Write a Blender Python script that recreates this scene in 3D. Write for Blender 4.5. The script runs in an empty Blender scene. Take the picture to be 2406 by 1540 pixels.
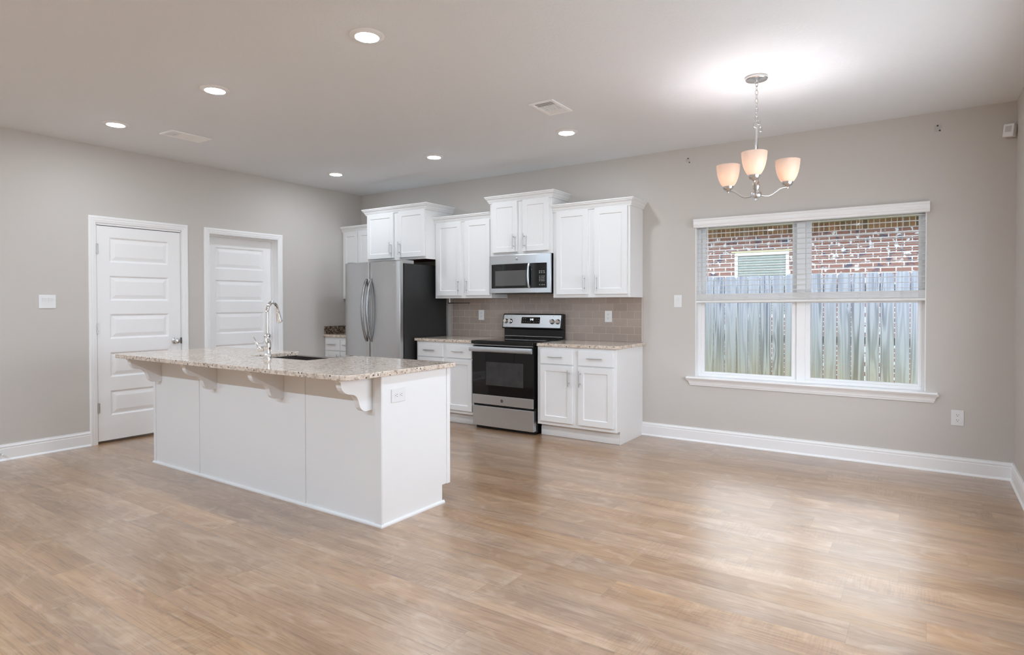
import bpy, bmesh, math, random
from math import pi, sin, cos, radians, hypot
from mathutils import Vector, Matrix

random.seed(7)
scene = bpy.context.scene
COL = scene.collection

# ------------------------------------------------------------------ camera
F_PX, V0 = 1436.08, 732.995
YAW, PITCH, ROLL = 0.5945, -0.0133, -0.0015
CAM = Vector((6.340, -5.7267, 1.3006))
_r = Vector((cos(YAW), sin(YAW), 0)); _f = Vector((-sin(YAW), cos(YAW), 0)); _u = Vector((0, 0, 1))
_fw = cos(PITCH) * _f + sin(PITCH) * _u; _up = -sin(PITCH) * _f + cos(PITCH) * _u
_R = cos(ROLL) * _r + sin(ROLL) * _up; _U = cos(ROLL) * _up - sin(ROLL) * _r
cd = bpy.data.cameras.new('camera'); cam = bpy.data.objects.new('camera', cd); COL.objects.link(cam)
cam.matrix_world = Matrix((( _R.x, _U.x, -_fw.x, CAM.x), (_R.y, _U.y, -_fw.y, CAM.y), (_R.z, _U.z, -_fw.z, CAM.z), (0, 0, 0, 1)))
cd.sensor_fit = 'HORIZONTAL'; cd.sensor_width = 36.0; cd.lens = F_PX / 2406 * 36
cd.shift_y = -(770 - V0) / 2406
cd.clip_start = 0.05; cd.clip_end = 200
scene.camera = cam

# ------------------------------------------------------------------ light, exposure
LED = 208          # ceiling downlight lens emission
BULB = 88        # chandelier bulb emission
LEDA = 440          # unseen downlight added to brighten the dining side
LEDB = 980        # living-room downlights behind the camera
SKY = 6.2           # overcast sky
RNEAR = 24          # area lamp added at the unseen dining window, lights the right side (W)
DAY = (0.90, 0.98, 1.08)
scene.view_settings.view_transform = 'Standard'; scene.view_settings.look = 'None'
scene.view_settings.gamma = 1.0; scene.view_settings.use_curve_mapping = False
scene.view_settings.exposure = 0.0
scene.cycles.use_denoising = True
scene.cycles.max_bounces = 14; scene.cycles.diffuse_bounces = 8; scene.cycles.glossy_bounces = 5
scene.cycles.transparent_max_bounces = 12; scene.cycles.sample_clamp_indirect = 60.0
scene.cycles.caustics_reflective = False; scene.cycles.caustics_refractive = False
wd = bpy.data.worlds.new('overcast_sky'); scene.world = wd; wd.use_nodes = True
_bg = wd.node_tree.nodes['Background']; _bg.inputs['Color'].default_value = (0.89, 0.98, 1.10, 1); _bg.inputs['Strength'].default_value = SKY
def daylight(name, loc, rot, sx, sy, power):
    l = bpy.data.lights.new(name, 'AREA'); l.shape = 'RECTANGLE'; l.size = sx; l.size_y = sy; l.energy = power; l.color = DAY
    o = bpy.data.objects.new(name, l); COL.objects.link(o); o.location = loc; o.rotation_euler = rot
    return o

# ------------------------------------------------------------------ dimensions (metres; x along the kitchen wall, y towards it, z up)
H = 2.7645           # ceiling
XR = 6.8813          # right wall
YN = -8.6            # near wall, behind the camera

# ------------------------------------------------------------------ materials
def lin(r, g, b):
    c = lambda v: (v / 255 / 12.92) if v / 255 <= 0.04045 else ((v / 255 + 0.055) / 1.055) ** 2.4
    return (c(r), c(g), c(b), 1)

def new_mat(name):
    m = bpy.data.materials.new(name); m.use_nodes = True
    nt = m.node_tree; b = nt.nodes['Principled BSDF']
    return m, nt, b

def node(nt, t, **kw):
    n = nt.nodes.new(t)
    for k, v in kw.items(): setattr(n, k, v)
    return n

def pbr(name, col, rough=0.5, metal=0.0, spec=0.5, noise=0.0, nscale=30, bump=0.0, bscale=200, coat=0.0, stretch=None):
    m, nt, b = new_mat(name)
    b.inputs['Base Color'].default_value = col; b.inputs['Roughness'].default_value = rough
    b.inputs['Metallic'].default_value = metal; b.inputs['Specular IOR Level'].default_value = spec
    if coat: b.inputs['Coat Weight'].default_value = coat; b.inputs['Coat Roughness'].default_value = 0.05
    tc = node(nt, 'ShaderNodeTexCoord'); src = tc.outputs['Object']
    if stretch:
        mp = node(nt, 'ShaderNodeMapping'); mp.inputs['Scale'].default_value = stretch
        nt.links.new(src, mp.inputs['Vector']); src = mp.outputs['Vector']
    if noise:
        n = node(nt, 'ShaderNodeTexNoise'); n.inputs['Scale'].default_value = nscale; n.inputs['Detail'].default_value = 4
        nt.links.new(src, n.inputs['Vector'])
        mx = node(nt, 'ShaderNodeMix', data_type='RGBA')
        lo = tuple(max(0, c * (1 - noise)) for c in col[:3]) + (1,); hi = tuple(min(1, c * (1 + noise)) for c in col[:3]) + (1,)
        mx.inputs['A'].default_value = lo; mx.inputs['B'].default_value = hi
        nt.links.new(n.outputs['Fac'], mx.inputs['Factor']); nt.links.new(mx.outputs['Result'], b.inputs['Base Color'])
    if bump:
        n = node(nt, 'ShaderNodeTexNoise'); n.inputs['Scale'].default_value = bscale; n.inputs['Detail'].default_value = 3
        nt.links.new(src, n.inputs['Vector'])
        bp = node(nt, 'ShaderNodeBump'); bp.inputs['Strength'].default_value = bump; bp.inputs['Distance'].default_value = 0.002
        nt.links.new(n.outputs['Fac'], bp.inputs['Height']); nt.links.new(bp.outputs['Normal'], b.inputs['Normal'])
    return m

def emit(name, col, s):
    m, nt, b = new_mat(name)
    b.inputs['Base Color'].default_value = (0.8, 0.8, 0.8, 1)
    b.inputs['Emission Color'].default_value = col; b.inputs['Emission Strength'].default_value = s
    return m

WALL = pbr('greige_wall_paint', (0.605, 0.574, 0.538, 1), 0.75, spec=0.25, noise=0.012, nscale=1.5, bump=0.08, bscale=160)
WHITE = pbr('white_cabinet_paint', (0.835, 0.84, 0.84, 1), 0.42, spec=0.4, noise=0.006, nscale=3)
TRIM = pbr('white_trim_paint', (0.90, 0.90, 0.90, 1), 0.45, spec=0.4, noise=0.006, nscale=4)
VINYL = pbr('white_vinyl', (0.90, 0.90, 0.90, 1), 0.35, spec=0.4, noise=0.006, nscale=4)
SLAT = pbr('white_blind_slat', (0.80, 0.80, 0.79, 1), 0.4, spec=0.4, noise=0.008, nscale=9, stretch=(0.1, 1, 1))
PLATE = pbr('white_plate_plastic', (0.80, 0.80, 0.80, 1), 0.35, noise=0.005, nscale=20)
STEEL = pbr('brushed_steel', (0.67, 0.71, 0.745, 1), 0.30, metal=1.0, noise=0.05, nscale=60, stretch=(0.4, 8, 8), bump=0.015, bscale=300)
STEELV = pbr('fridge_steel', (0.52, 0.52, 0.52, 1), 0.30, metal=1.0, noise=0.04, nscale=60, stretch=(8, 8, 0.3))
DKSTEEL = pbr('fridge_side_charcoal', (0.030, 0.030, 0.030, 1), 0.42, metal=0.2, bump=0.10, bscale=700, noise=0.08, nscale=300)
CHROME = pbr('chrome', (0.86, 0.86, 0.86, 1), 0.06, metal=1.0, noise=0.01, nscale=5)
NICKEL = pbr('brushed_nickel', (0.66, 0.65, 0.635, 1), 0.26, metal=1.0, noise=0.03, nscale=80)
HANDLE = pbr('satin_nickel_handle', (0.60, 0.60, 0.60, 1), 0.32, metal=1.0, noise=0.03, nscale=90)
BLACK = pbr('black_enamel', (0.006, 0.006, 0.006, 1), 0.16, noise=0.1, nscale=20)
BGLASS = pbr('black_glass', (0.004, 0.004, 0.004, 1), 0.03, noise=0.1, nscale=20)
OVENWIN = pbr('oven_window_glass', (0.045, 0.045, 0.045, 1), 0.08, noise=0.55, nscale=9)
MWWIN = pbr('microwave_window_mesh', (0.10, 0.10, 0.10, 1), 0.10, noise=0.15, nscale=400)
DARK = pbr('dark_gap', (0.004, 0.004, 0.004, 1), 0.8, noise=0.1, nscale=20)
MARK = pbr('light_print', (0.62, 0.62, 0.62, 1), 0.5, noise=0.05, nscale=50)
MARKD = pbr('dark_print', (0.10, 0.10, 0.10, 1), 0.5, noise=0.05, nscale=50)
SLOT = pbr('socket_slot_shadow', (0.03, 0.03, 0.03, 1), 0.7, noise=0.1, nscale=50)
CABWOOD = pbr('cabinet_underside_wood', lin(112, 48, 20), 0.5, noise=0.25, nscale=14, stretch=(1, 12, 12))
CORD = pbr('white_ladder_cord', (0.75, 0.75, 0.74, 1), 0.7, noise=0.05, nscale=90)
SOFFIT = pbr('cream_soffit', lin(196, 186, 148), 0.6, noise=0.04, nscale=8)
NBWIN = pbr('neighbour_blind', lin(176, 184, 180), 0.35, noise=0.06, nscale=6)
CURBWOOD = pbr('fence_rail_wood', lin(120, 105, 84), 0.8, noise=0.25, nscale=12, stretch=(0.2, 3, 3))
PATCH = pbr('bare_wall_patch', (0.52, 0.50, 0.475, 1), 0.9, noise=0.06, nscale=60)
GRND = pbr('yard_ground', (0.10, 0.12, 0.06, 1), 0.9, noise=0.4, nscale=5, bump=0.4, bscale=60)
PALE = pbr('pale_concrete', (0.52, 0.50, 0.47, 1), 0.9, noise=0.08, nscale=6)
LENS = emit('led_lens', (0.90, 0.985, 1.075, 1), LED)
BULBM = emit('frosted_bulb', (0.88, 0.99, 1.13, 1), BULB)
DIGIT = emit('clock_digit', (0.75, 0.9, 1.0, 1), 2.2)

def ceiling_mat():
    m, nt, b = new_mat('knockdown_ceiling_paint')
    b.inputs['Base Color'].default_value = (0.81, 0.84, 0.868, 1); b.inputs['Roughness'].default_value = 0.85
    b.inputs['Specular IOR Level'].default_value = 0.2
    tc = node(nt, 'ShaderNodeTexCoord')
    n1 = node(nt, 'ShaderNodeTexNoise'); n1.inputs['Scale'].default_value = 42; n1.inputs['Detail'].default_value = 5; n1.inputs['Roughness'].default_value = 0.6
    n1.inputs['Distortion'].default_value = 0.6
    nt.links.new(tc.outputs['Object'], n1.inputs['Vector'])
    r = node(nt, 'ShaderNodeValToRGB'); r.color_ramp.elements[0].position = 0.47; r.color_ramp.elements[1].position = 0.60
    nt.links.new(n1.outputs['Fac'], r.inputs['Fac'])
    bp = node(nt, 'ShaderNodeBump'); bp.inputs['Strength'].default_value = 0.22; bp.inputs['Distance'].default_value = 0.003
    nt.links.new(r.outputs['Color'], bp.inputs['Height']); nt.links.new(bp.outputs['Normal'], b.inputs['Normal'])
    return m
CEIL = ceiling_mat()

def mth(nt, op, a, b=None, c=None):
    n = node(nt, 'ShaderNodeMath', operation=op)
    for i, v in enumerate((a, b, c)):
        if v is None: continue
        if isinstance(v, (int, float)): n.inputs[i].default_value = v
        else: nt.links.new(v, n.inputs[i])
    return n.outputs[0]

def mixc(nt, f, a, b, blend='MIX'):
    n = node(nt, 'ShaderNodeMix', data_type='RGBA', blend_type=blend)
    for key, v in (('Factor', f), ('A', a), ('B', b)):
        if isinstance(v, (int, float)): n.inputs[key].default_value = v
        elif isinstance(v, tuple): n.inputs[key].default_value = v
        else: nt.links.new(v, n.inputs[key])
    return n.outputs['Result']

def ramp(nt, fac, stops):
    r = node(nt, 'ShaderNodeValToRGB'); e = r.color_ramp.elements
    while len(e) < len(stops): e.new(0.5)
    for k, (p, c) in enumerate(stops):
        e[k].position = p; e[k].color = c if len(c) == 4 else c + (1,)
    nt.links.new(fac, r.inputs['Fac'])
    return r.outputs['Color']

def floor_mat():
    PW, PL = 0.182, 1.22
    m, nt, b = new_mat('oak_vinyl_plank_floor')
    tc = node(nt, 'ShaderNodeTexCoord'); sp = node(nt, 'ShaderNodeSeparateXYZ'); nt.links.new(tc.outputs['Object'], sp.inputs[0])
    X, Y = sp.outputs[0], sp.outputs[1]
    row = mth(nt, 'FLOOR', mth(nt, 'DIVIDE', Y, PW))
    wn = node(nt, 'ShaderNodeTexWhiteNoise', noise_dimensions='1D'); nt.links.new(row, wn.inputs['W'])
    xs = mth(nt, 'ADD', mth(nt, 'DIVIDE', X, PL), wn.outputs['Value'])
    idx = mth(nt, 'FLOOR', xs)
    cb = node(nt, 'ShaderNodeCombineXYZ'); nt.links.new(row, cb.inputs[0]); nt.links.new(idx, cb.inputs[1])
    pn = node(nt, 'ShaderNodeTexWhiteNoise', noise_dimensions='3D'); nt.links.new(cb.outputs[0], pn.inputs['Vector'])
    off = node(nt, 'ShaderNodeVectorMath', operation='SCALE'); off.inputs['Scale'].default_value = 30.0; nt.links.new(pn.outputs['Color'], off.inputs[0])
    base = node(nt, 'ShaderNodeVectorMath', operation='ADD'); nt.links.new(tc.outputs['Object'], base.inputs[0]); nt.links.new(off.outputs[0], base.inputs[1])
    def nz(scale, st, detail=5, dist=0.0, rough=0.55):
        mp = node(nt, 'ShaderNodeMapping'); mp.inputs['Scale'].default_value = st; nt.links.new(base.outputs[0], mp.inputs['Vector'])
        n = node(nt, 'ShaderNodeTexNoise'); n.inputs['Scale'].default_value = scale; n.inputs['Detail'].default_value = detail
        n.inputs['Distortion'].default_value = dist; n.inputs['Roughness'].default_value = rough
        nt.links.new(mp.outputs[0], n.inputs['Vector']); return n.outputs['Fac']
    broad = nz(2.2, (0.55, 3.0, 1), 3, 0.4)
    grain = nz(9.0, (0.35, 9.0, 1), 6, 1.2, 0.62)
    fine = nz(40.0, (0.12, 6.0, 1), 4, 0.3, 0.6)
    saw = nz(55.0, (2.2, 0.12, 1), 3, 0.3)
    mottle = nz(5.5, (0.8, 1.6, 1), 5, 1.5)
    col = ramp(nt, broad, [(0.25, (0.268, 0.136, 0.056)), (0.50, (0.376, 0.203, 0.087)), (0.75, (0.472, 0.274, 0.128))])
    g2 = ramp(nt, grain, [(0.33, (0.52, 0.48, 0.45)), (0.50, (1, 1, 1)), (0.75, (1.12, 1.12, 1.12))])
    col = mixc(nt, 0.75, col, g2, 'MULTIPLY')
    f2 = ramp(nt, fine, [(0.32, (0.74, 0.72, 0.70)), (0.52, (1, 1, 1))])
    col = mixc(nt, 0.65, col, f2, 'MULTIPLY')
    pl = ramp(nt, mottle, [(0.50, (0, 0, 0)), (0.72, (1, 1, 1))])
    col = mixc(nt, mth(nt, 'MULTIPLY', pl, 0.42), col, (0.56, 0.39, 0.252, 1))
    # cross-cut saw marks on some planks only
    sm = ramp(nt, saw, [(0.40, (0.72, 0.70, 0.68)), (0.55, (1, 1, 1))])
    smask = mth(nt, 'MULTIPLY', mth(nt, 'GREATER_THAN', pn.outputs['Value'], 0.55), mth(nt, 'MULTIPLY', ramp(nt, nz(1.7, (1, 1, 1), 2), [(0.45, (0, 0, 0)), (0.6, (1, 1, 1))]), 0.55))
    col = mixc(nt, smask, col, mixc(nt, 1.0, col, sm, 'MULTIPLY'))
    hv = node(nt, 'ShaderNodeHueSaturation'); nt.links.new(col, hv.inputs['Color'])
    nt.links.new(mth(nt, 'ADD', 0.90, mth(nt, 'MULTIPLY', pn.outputs['Value'], 0.20)), hv.inputs['Value'])
    nt.links.new(mth(nt, 'ADD', 0.86, mth(nt, 'MULTIPLY', wn.outputs['Value'], 0.16)), hv.inputs['Saturation'])
    # seams
    fy = mth(nt, 'FRACT', mth(nt, 'DIVIDE', Y, PW)); fx = mth(nt, 'FRACT', xs)
    ey = mth(nt, 'MINIMUM', fy, mth(nt, 'SUBTRACT', 1.0, fy)); ex = mth(nt, 'MINIMUM', fx, mth(nt, 'SUBTRACT', 1.0, fx))
    sy = mth(nt, 'LESS_THAN', ey, 0.0045); sx = mth(nt, 'LESS_THAN', ex, 0.00085)
    seam = mth(nt, 'MULTIPLY', mth(nt, 'MAXIMUM', sy, sx), 0.55)
    col = mixc(nt, seam, hv.outputs['Color'], (0.19, 0.115, 0.065, 1))
    nt.links.new(col, b.inputs['Base Color'])
    b.inputs['Roughness'].default_value = 0.36; b.inputs['Specular IOR Level'].default_value = 0.9
    b.inputs['Coat Weight'].default_value = 1.0; b.inputs['Coat Roughness'].default_value = 0.25; b.inputs['Coat IOR'].default_value = 1.62
    nt.links.new(mth(nt, 'ADD', 0.32, mth(nt, 'MULTIPLY', grain, 0.12)), b.inputs['Roughness'])
    bp = node(nt, 'ShaderNodeBump'); bp.inputs['Strength'].default_value = 0.12; bp.inputs['Distance'].default_value = 0.001
    nt.links.new(mth(nt, 'SUBTRACT', mth(nt, 'ADD', fine, mth(nt, 'MULTIPLY', saw, smask)), mth(nt, 'MULTIPLY', seam, 2.0)), bp.inputs['Height'])
    nt.links.new(bp.outputs['Normal'], b.inputs['Normal'])
    return m
FLOOR = floor_mat()

def granite_mat(name, dark=0.0):
    m, nt, b = new_mat(name)
    tc = node(nt, 'ShaderNodeTexCoord')
    def nz(s, d=4, dist=0.0):
        n = node(nt, 'ShaderNodeTexNoise'); n.inputs['Scale'].default_value = s; n.inputs['Detail'].default_value = d; n.inputs['Distortion'].default_value = dist
        nt.links.new(tc.outputs['Object'], n.inputs['Vector']); return n.outputs['Fac']
    def vor(s):
        v = node(nt, 'ShaderNodeTexVoronoi'); v.inputs['Scale'].default_value = s; nt.links.new(tc.outputs['Object'], v.inputs['Vector'])
        sp = node(nt, 'ShaderNodeSeparateColor'); nt.links.new(v.outputs['Color'], sp.inputs[0]); return sp.outputs[0], v.outputs['Distance']
    if dark:
        col = ramp(nt, nz(38, 5, 1.0), [(0.36, (0.02, 0.014, 0.01)), (0.5, (0.12, 0.08, 0.05)), (0.66, (0.36, 0.27, 0.19))])
    else:
        col = ramp(nt, nz(26, 5, 0.8), [(0.30, (0.40, 0.31, 0.24)), (0.44, (0.66, 0.55, 0.455)), (0.62, (0.77, 0.67, 0.57)), (0.80, (0.82, 0.75, 0.67))])
    c1, d1 = vor(95)
    col = mixc(nt, mth(nt, 'MULTIPLY', mth(nt, 'GREATER_THAN', c1, 0.80), 0.55), col, (0.27, 0.20, 0.15, 1))
    c2, d2 = vor(70)
    fl = mth(nt, 'MULTIPLY', mth(nt, 'GREATER_THAN', c2, 0.90), mth(nt, 'LESS_THAN', d2, 0.42))
    col = mixc(nt, mth(nt, 'MULTIPLY', fl, 0.92), col, (0.028, 0.018, 0.015, 1))
    c3, d3 = vor(150)
    col = mixc(nt, mth(nt, 'MULTIPLY', mth(nt, 'GREATER_THAN', c3, 0.86), 0.6), col, (0.64, 0.61, 0.58, 1))
    nt.links.new(col, b.inputs['Base Color'])
    b.inputs['Roughness'].default_value = 0.09; b.inputs['Specular IOR Level'].default_value = 0.6
    return m
GRANITE = granite_mat('speckled_beige_granite')
GRANITED = granite_mat('speckled_brown_granite', 1.0)

def tile_mat():
    m, nt, b = new_mat('taupe_subway_tile')
    tc = node(nt, 'ShaderNodeTexCoord'); mp = node(nt, 'ShaderNodeMapping'); mp.inputs['Rotation'].default_value = (radians(90), 0, 0)
    sp = node(nt, 'ShaderNodeSeparateXYZ'); nt.links.new(tc.outputs['Object'], sp.inputs[0])
    cb = node(nt, 'ShaderNodeCombineXYZ'); nt.links.new(sp.outputs[0], cb.inputs[0]); nt.links.new(sp.outputs[2], cb.inputs[1])
    br = node(nt, 'ShaderNodeTexBrick'); br.inputs['Scale'].default_value = 1.0
    br.inputs['Brick Width'].default_value = 0.1535; br.inputs['Row Height'].default_value = 0.0768
    br.inputs['Mortar Size'].default_value = 0.0017; br.inputs['Mortar Smooth'].default_value = 0.2; br.inputs['Bias'].default_value = 0.0
    br.offset = 0.5; br.offset_frequency = 2
    br.inputs['Color1'].default_value = (0.375, 0.310, 0.268, 1); br.inputs['Color2'].default_value = (0.425, 0.355, 0.308, 1)
    br.inputs['Mortar'].default_value = (0.60, 0.52, 0.46, 1)
    nt.links.new(cb.outputs[0], br.inputs['Vector']); nt.links.new(br.outputs['Color'], b.inputs['Base Color'])
    nt.links.new(mth(nt, 'ADD', 0.10, mth(nt, 'MULTIPLY', br.outputs['Fac'], 0.5)), b.inputs['Roughness'])
    bp = node(nt, 'ShaderNodeBump'); bp.inputs['Strength'].default_value = 0.6; bp.inputs['Distance'].default_value = 0.0015; bp.invert = True
    nt.links.new(br.outputs['Fac'], bp.inputs['Height']); nt.links.new(bp.outputs['Normal'], b.inputs['Normal'])
    return m
TILE = tile_mat()
BULL = pbr('glazed_bullnose', (0.62, 0.53, 0.49, 1), 0.15, noise=0.03, nscale=20)

def brick_mat():
    m, nt, b = new_mat('tumbled_red_brick')
    tc = node(nt, 'ShaderNodeTexCoord'); sp = node(nt, 'ShaderNodeSeparateXYZ'); nt.links.new(tc.outputs['Object'], sp.inputs[0])
    cb = node(nt, 'ShaderNodeCombineXYZ')
    wob = node(nt, 'ShaderNodeTexNoise'); wob.inputs['Scale'].default_value = 18; nt.links.new(tc.outputs['Object'], wob.inputs['Vector'])
    w = mth(nt, 'MULTIPLY', mth(nt, 'SUBTRACT', wob.outputs['Fac'], 0.5), 0.012)
    nt.links.new(mth(nt, 'ADD', sp.outputs[0], w), cb.inputs[0]); nt.links.new(mth(nt, 'ADD', sp.outputs[2], w), cb.inputs[1])
    br = node(nt, 'ShaderNodeTexBrick'); br.inputs['Scale'].default_value = 1.0
    br.inputs['Brick Width'].default_value = 0.212; br.inputs['Row Height'].default_value = 0.0805
    br.inputs['Mortar Size'].default_value = 0.0080; br.inputs['Mortar Smooth'].default_value = 0.1; br.inputs['Bias'].default_value = -0.2
    br.offset = 0.5
    br.inputs['Color1'].default_value = lin(118, 80, 70); br.inputs['Color2'].default_value = lin(132, 98, 90)
    br.inputs['Mortar'].default_value = (0.50, 0.50, 0.52, 1)
    nt.links.new(cb.outputs[0], br.inputs['Vector'])
    n = node(nt, 'ShaderNodeTexNoise'); n.inputs['Scale'].default_value = 6.5; n.inputs['Detail'].default_value = 4
    nt.links.new(tc.outputs['Object'], n.inputs['Vector'])
    dk = mth(nt, 'MULTIPLY', ramp(nt, n.outputs['Fac'], [(0.57, (0, 0, 0)), (0.62, (1, 1, 1))]), mth(nt, 'SUBTRACT', 1.0, br.outputs['Fac']))
    col = mixc(nt, mth(nt, 'MULTIPLY', dk, 0.9), br.outputs['Color'], lin(58, 58, 78))
    n2 = node(nt, 'ShaderNodeTexNoise'); n2.inputs['Scale'].default_value = 9; n2.inputs['Detail'].default_value = 5
    mp = node(nt, 'ShaderNodeMapping'); mp.inputs['Location'].default_value = (7, 3, 5); nt.links.new(tc.outputs['Object'], mp.inputs['Vector']); nt.links.new(mp.outputs[0], n2.inputs['Vector'])
    col = mixc(nt, ramp(nt, n2.outputs['Fac'], [(0.59, (0, 0, 0)), (0.62, (1, 1, 1))]), col, (0.50, 0.50, 0.52, 1))
    nt.links.new(col, b.inputs['Base Color']); b.inputs['Roughness'].default_value = 0.85
    return m
BRICK = brick_mat()

def soldier_mat():
    m, nt, b = new_mat('soldier_course_brick')
    tc = node(nt, 'ShaderNodeTexCoord'); sp = node(nt, 'ShaderNodeSeparateXYZ'); nt.links.new(tc.outputs['Object'], sp.inputs[0])
    fx = mth(nt, 'FRACT', mth(nt, 'DIVIDE', sp.outputs[0], 0.0805)); ix = mth(nt, 'FLOOR', mth(nt, 'DIVIDE', sp.outputs[0], 0.0805))
    wn = node(nt, 'ShaderNodeTexWhiteNoise', noise_dimensions='1D'); nt.links.new(ix, wn.inputs['W'])
    col = ramp(nt, wn.outputs['Value'], [(0.0, lin(112, 76, 48)), (0.6, lin(134, 96, 64)), (1.0, lin(84, 66, 52))])
    e = mth(nt, 'MINIMUM', fx, mth(nt, 'SUBTRACT', 1.0, fx))
    col = mixc(nt, mth(nt, 'LESS_THAN', e, 0.075), col, (0.44, 0.41, 0.33, 1))
    nt.links.new(col, b.inputs['Base Color']); b.inputs['Roughness'].default_value = 0.85
    return m
SOLDIER = soldier_mat()

def fence_mat():
    m, nt, b = new_mat('weathered_pine_fence')
    tc = node(nt, 'ShaderNodeTexCoord'); oi = node(nt, 'ShaderNodeObjectInfo')
    rv = node(nt, 'ShaderNodeCombineXYZ'); nt.links.new(mth(nt, 'MULTIPLY', oi.outputs['Random'], 37.0), rv.inputs[0]); nt.links.new(mth(nt, 'MULTIPLY', oi.outputs['Random'], 91.0), rv.inputs[2])
    ad = node(nt, 'ShaderNodeVectorMath', operation='ADD'); nt.links.new(tc.outputs['Object'], ad.inputs[0]); nt.links.new(rv.outputs[0], ad.inputs[1])
    # sparse knots bend a long vertical grain
    kv = node(nt, 'ShaderNodeMapping'); kv.inputs['Scale'].default_value = (5.2, 1, 1.7); nt.links.new(ad.outputs[0], kv.inputs['Vector'])
    vo = node(nt, 'ShaderNodeTexVoronoi'); vo.inputs['Scale'].default_value = 1.0; nt.links.new(kv.outputs[0], vo.inputs['Vector'])
    kd = vo.outputs['Distance']
    def nz(sc, st, d=3, dist=0.0):
        mp = node(nt, 'ShaderNodeMapping'); mp.inputs['Scale'].default_value = st; nt.links.new(ad.outputs[0], mp.inputs['Vector'])
        n = node(nt, 'ShaderNodeTexNoise'); n.inputs['Scale'].default_value = sc; n.inputs['Detail'].default_value = d; n.inputs['Distortion'].default_value = dist
        nt.links.new(mp.outputs[0], n.inputs['Vector']); return n.outputs['Fac']
    n1 = nz(1.0, (11, 1, 0.42), 2, 0.25)
    bend = mth(nt, 'DIVIDE', 0.05, mth(nt, 'ADD', kd, 0.16))
    rings = mth(nt, 'FRACT', mth(nt, 'MULTIPLY', mth(nt, 'ADD', n1, bend), 6.5))
    tri = mth(nt, 'ABSOLUTE', mth(nt, 'SUBTRACT', rings, 0.5))
    zz = node(nt, 'ShaderNodeSeparateXYZ'); nt.links.new(tc.outputs['Object'], zz.inputs[0])
    # weathering: silver-grey where rain runs off the board tops, raw yellow pine lower down
    wz = mth(nt, 'ADD', mth(nt, 'ADD', mth(nt, 'MULTIPLY', mth(nt, 'SUBTRACT', zz.outputs[2], 1.10), 0.75), mth(nt, 'MULTIPLY', mth(nt, 'SUBTRACT', n1, 0.5), 0.55)), 0.5)
    base = ramp(nt, wz, [(0.05, lin(152, 146, 126)), (0.45, lin(146, 148, 146)), (0.95, lin(150, 153, 163))])
    dark = ramp(nt, wz, [(0.05, lin(112, 102, 80)), (0.50, lin(94, 97, 95)), (0.95, lin(92, 97, 112))])
    heart = ramp(nt, nz(1.0, (4.5, 1, 0.3), 2, 0.4), [(0.46, (0, 0, 0)), (0.62, (1, 1, 1))])
    col = mixc(nt, mth(nt, 'MULTIPLY', ramp(nt, tri, [(0.12, (1, 1, 1)), (0.40, (0, 0, 0))]), mth(nt, 'ADD', 0.35, mth(nt, 'MULTIPLY', heart, 0.6))), base, dark)
    kn = ramp(nt, kd, [(0.045, (1, 1, 1)), (0.085, (0, 0, 0))])
    col = mixc(nt, mth(nt, 'MULTIPLY', kn, 0.9), col, lin(64, 58, 50))
    nt.links.new(col, b.inputs['Base Color']); b.inputs['Roughness'].default_value = 0.8
    return m
FENCE = fence_mat()

def glass_mat():
    m, nt, b = new_mat('window_glass'); nt.nodes.remove(b)
    out = nt.nodes['Material Output']
    t = node(nt, 'ShaderNodeBsdfTransparent'); t.inputs['Color'].default_value = (0.97, 0.985, 0.98, 1)
    g = node(nt, 'ShaderNodeBsdfGlossy'); g.inputs['Roughness'].default_value = 0.01
    fr = node(nt, 'ShaderNodeFresnel'); fr.inputs['IOR'].default_value = 1.5
    mx = node(nt, 'ShaderNodeMixShader'); nt.links.new(fr.outputs[0], mx.inputs[0]); nt.links.new(t.outputs[0], mx.inputs[1]); nt.links.new(g.outputs[0], mx.inputs[2])
    nt.links.new(mx.outputs[0], out.inputs['Surface'])
    return m
GLASS = glass_mat()

def shade_mat():
    m, nt, b = new_mat('frosted_opal_glass')
    out = nt.nodes['Material Output']
    b.inputs['Base Color'].default_value = (0.72, 0.58, 0.49, 1); b.inputs['Roughness'].default_value = 0.3
    tr = node(nt, 'ShaderNodeBsdfTranslucent'); tr.inputs['Color'].default_value = (1.0, 0.83, 0.66, 1)
    mx = node(nt, 'ShaderNodeMixShader'); mx.inputs[0].default_value = 0.11
    nt.links.new(b.outputs[0], mx.inputs[1]); nt.links.new(tr.outputs[0], mx.inputs[2]); nt.links.new(mx.outputs[0], out.inputs['Surface'])
    return m
SHADE = shade_mat()

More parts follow.
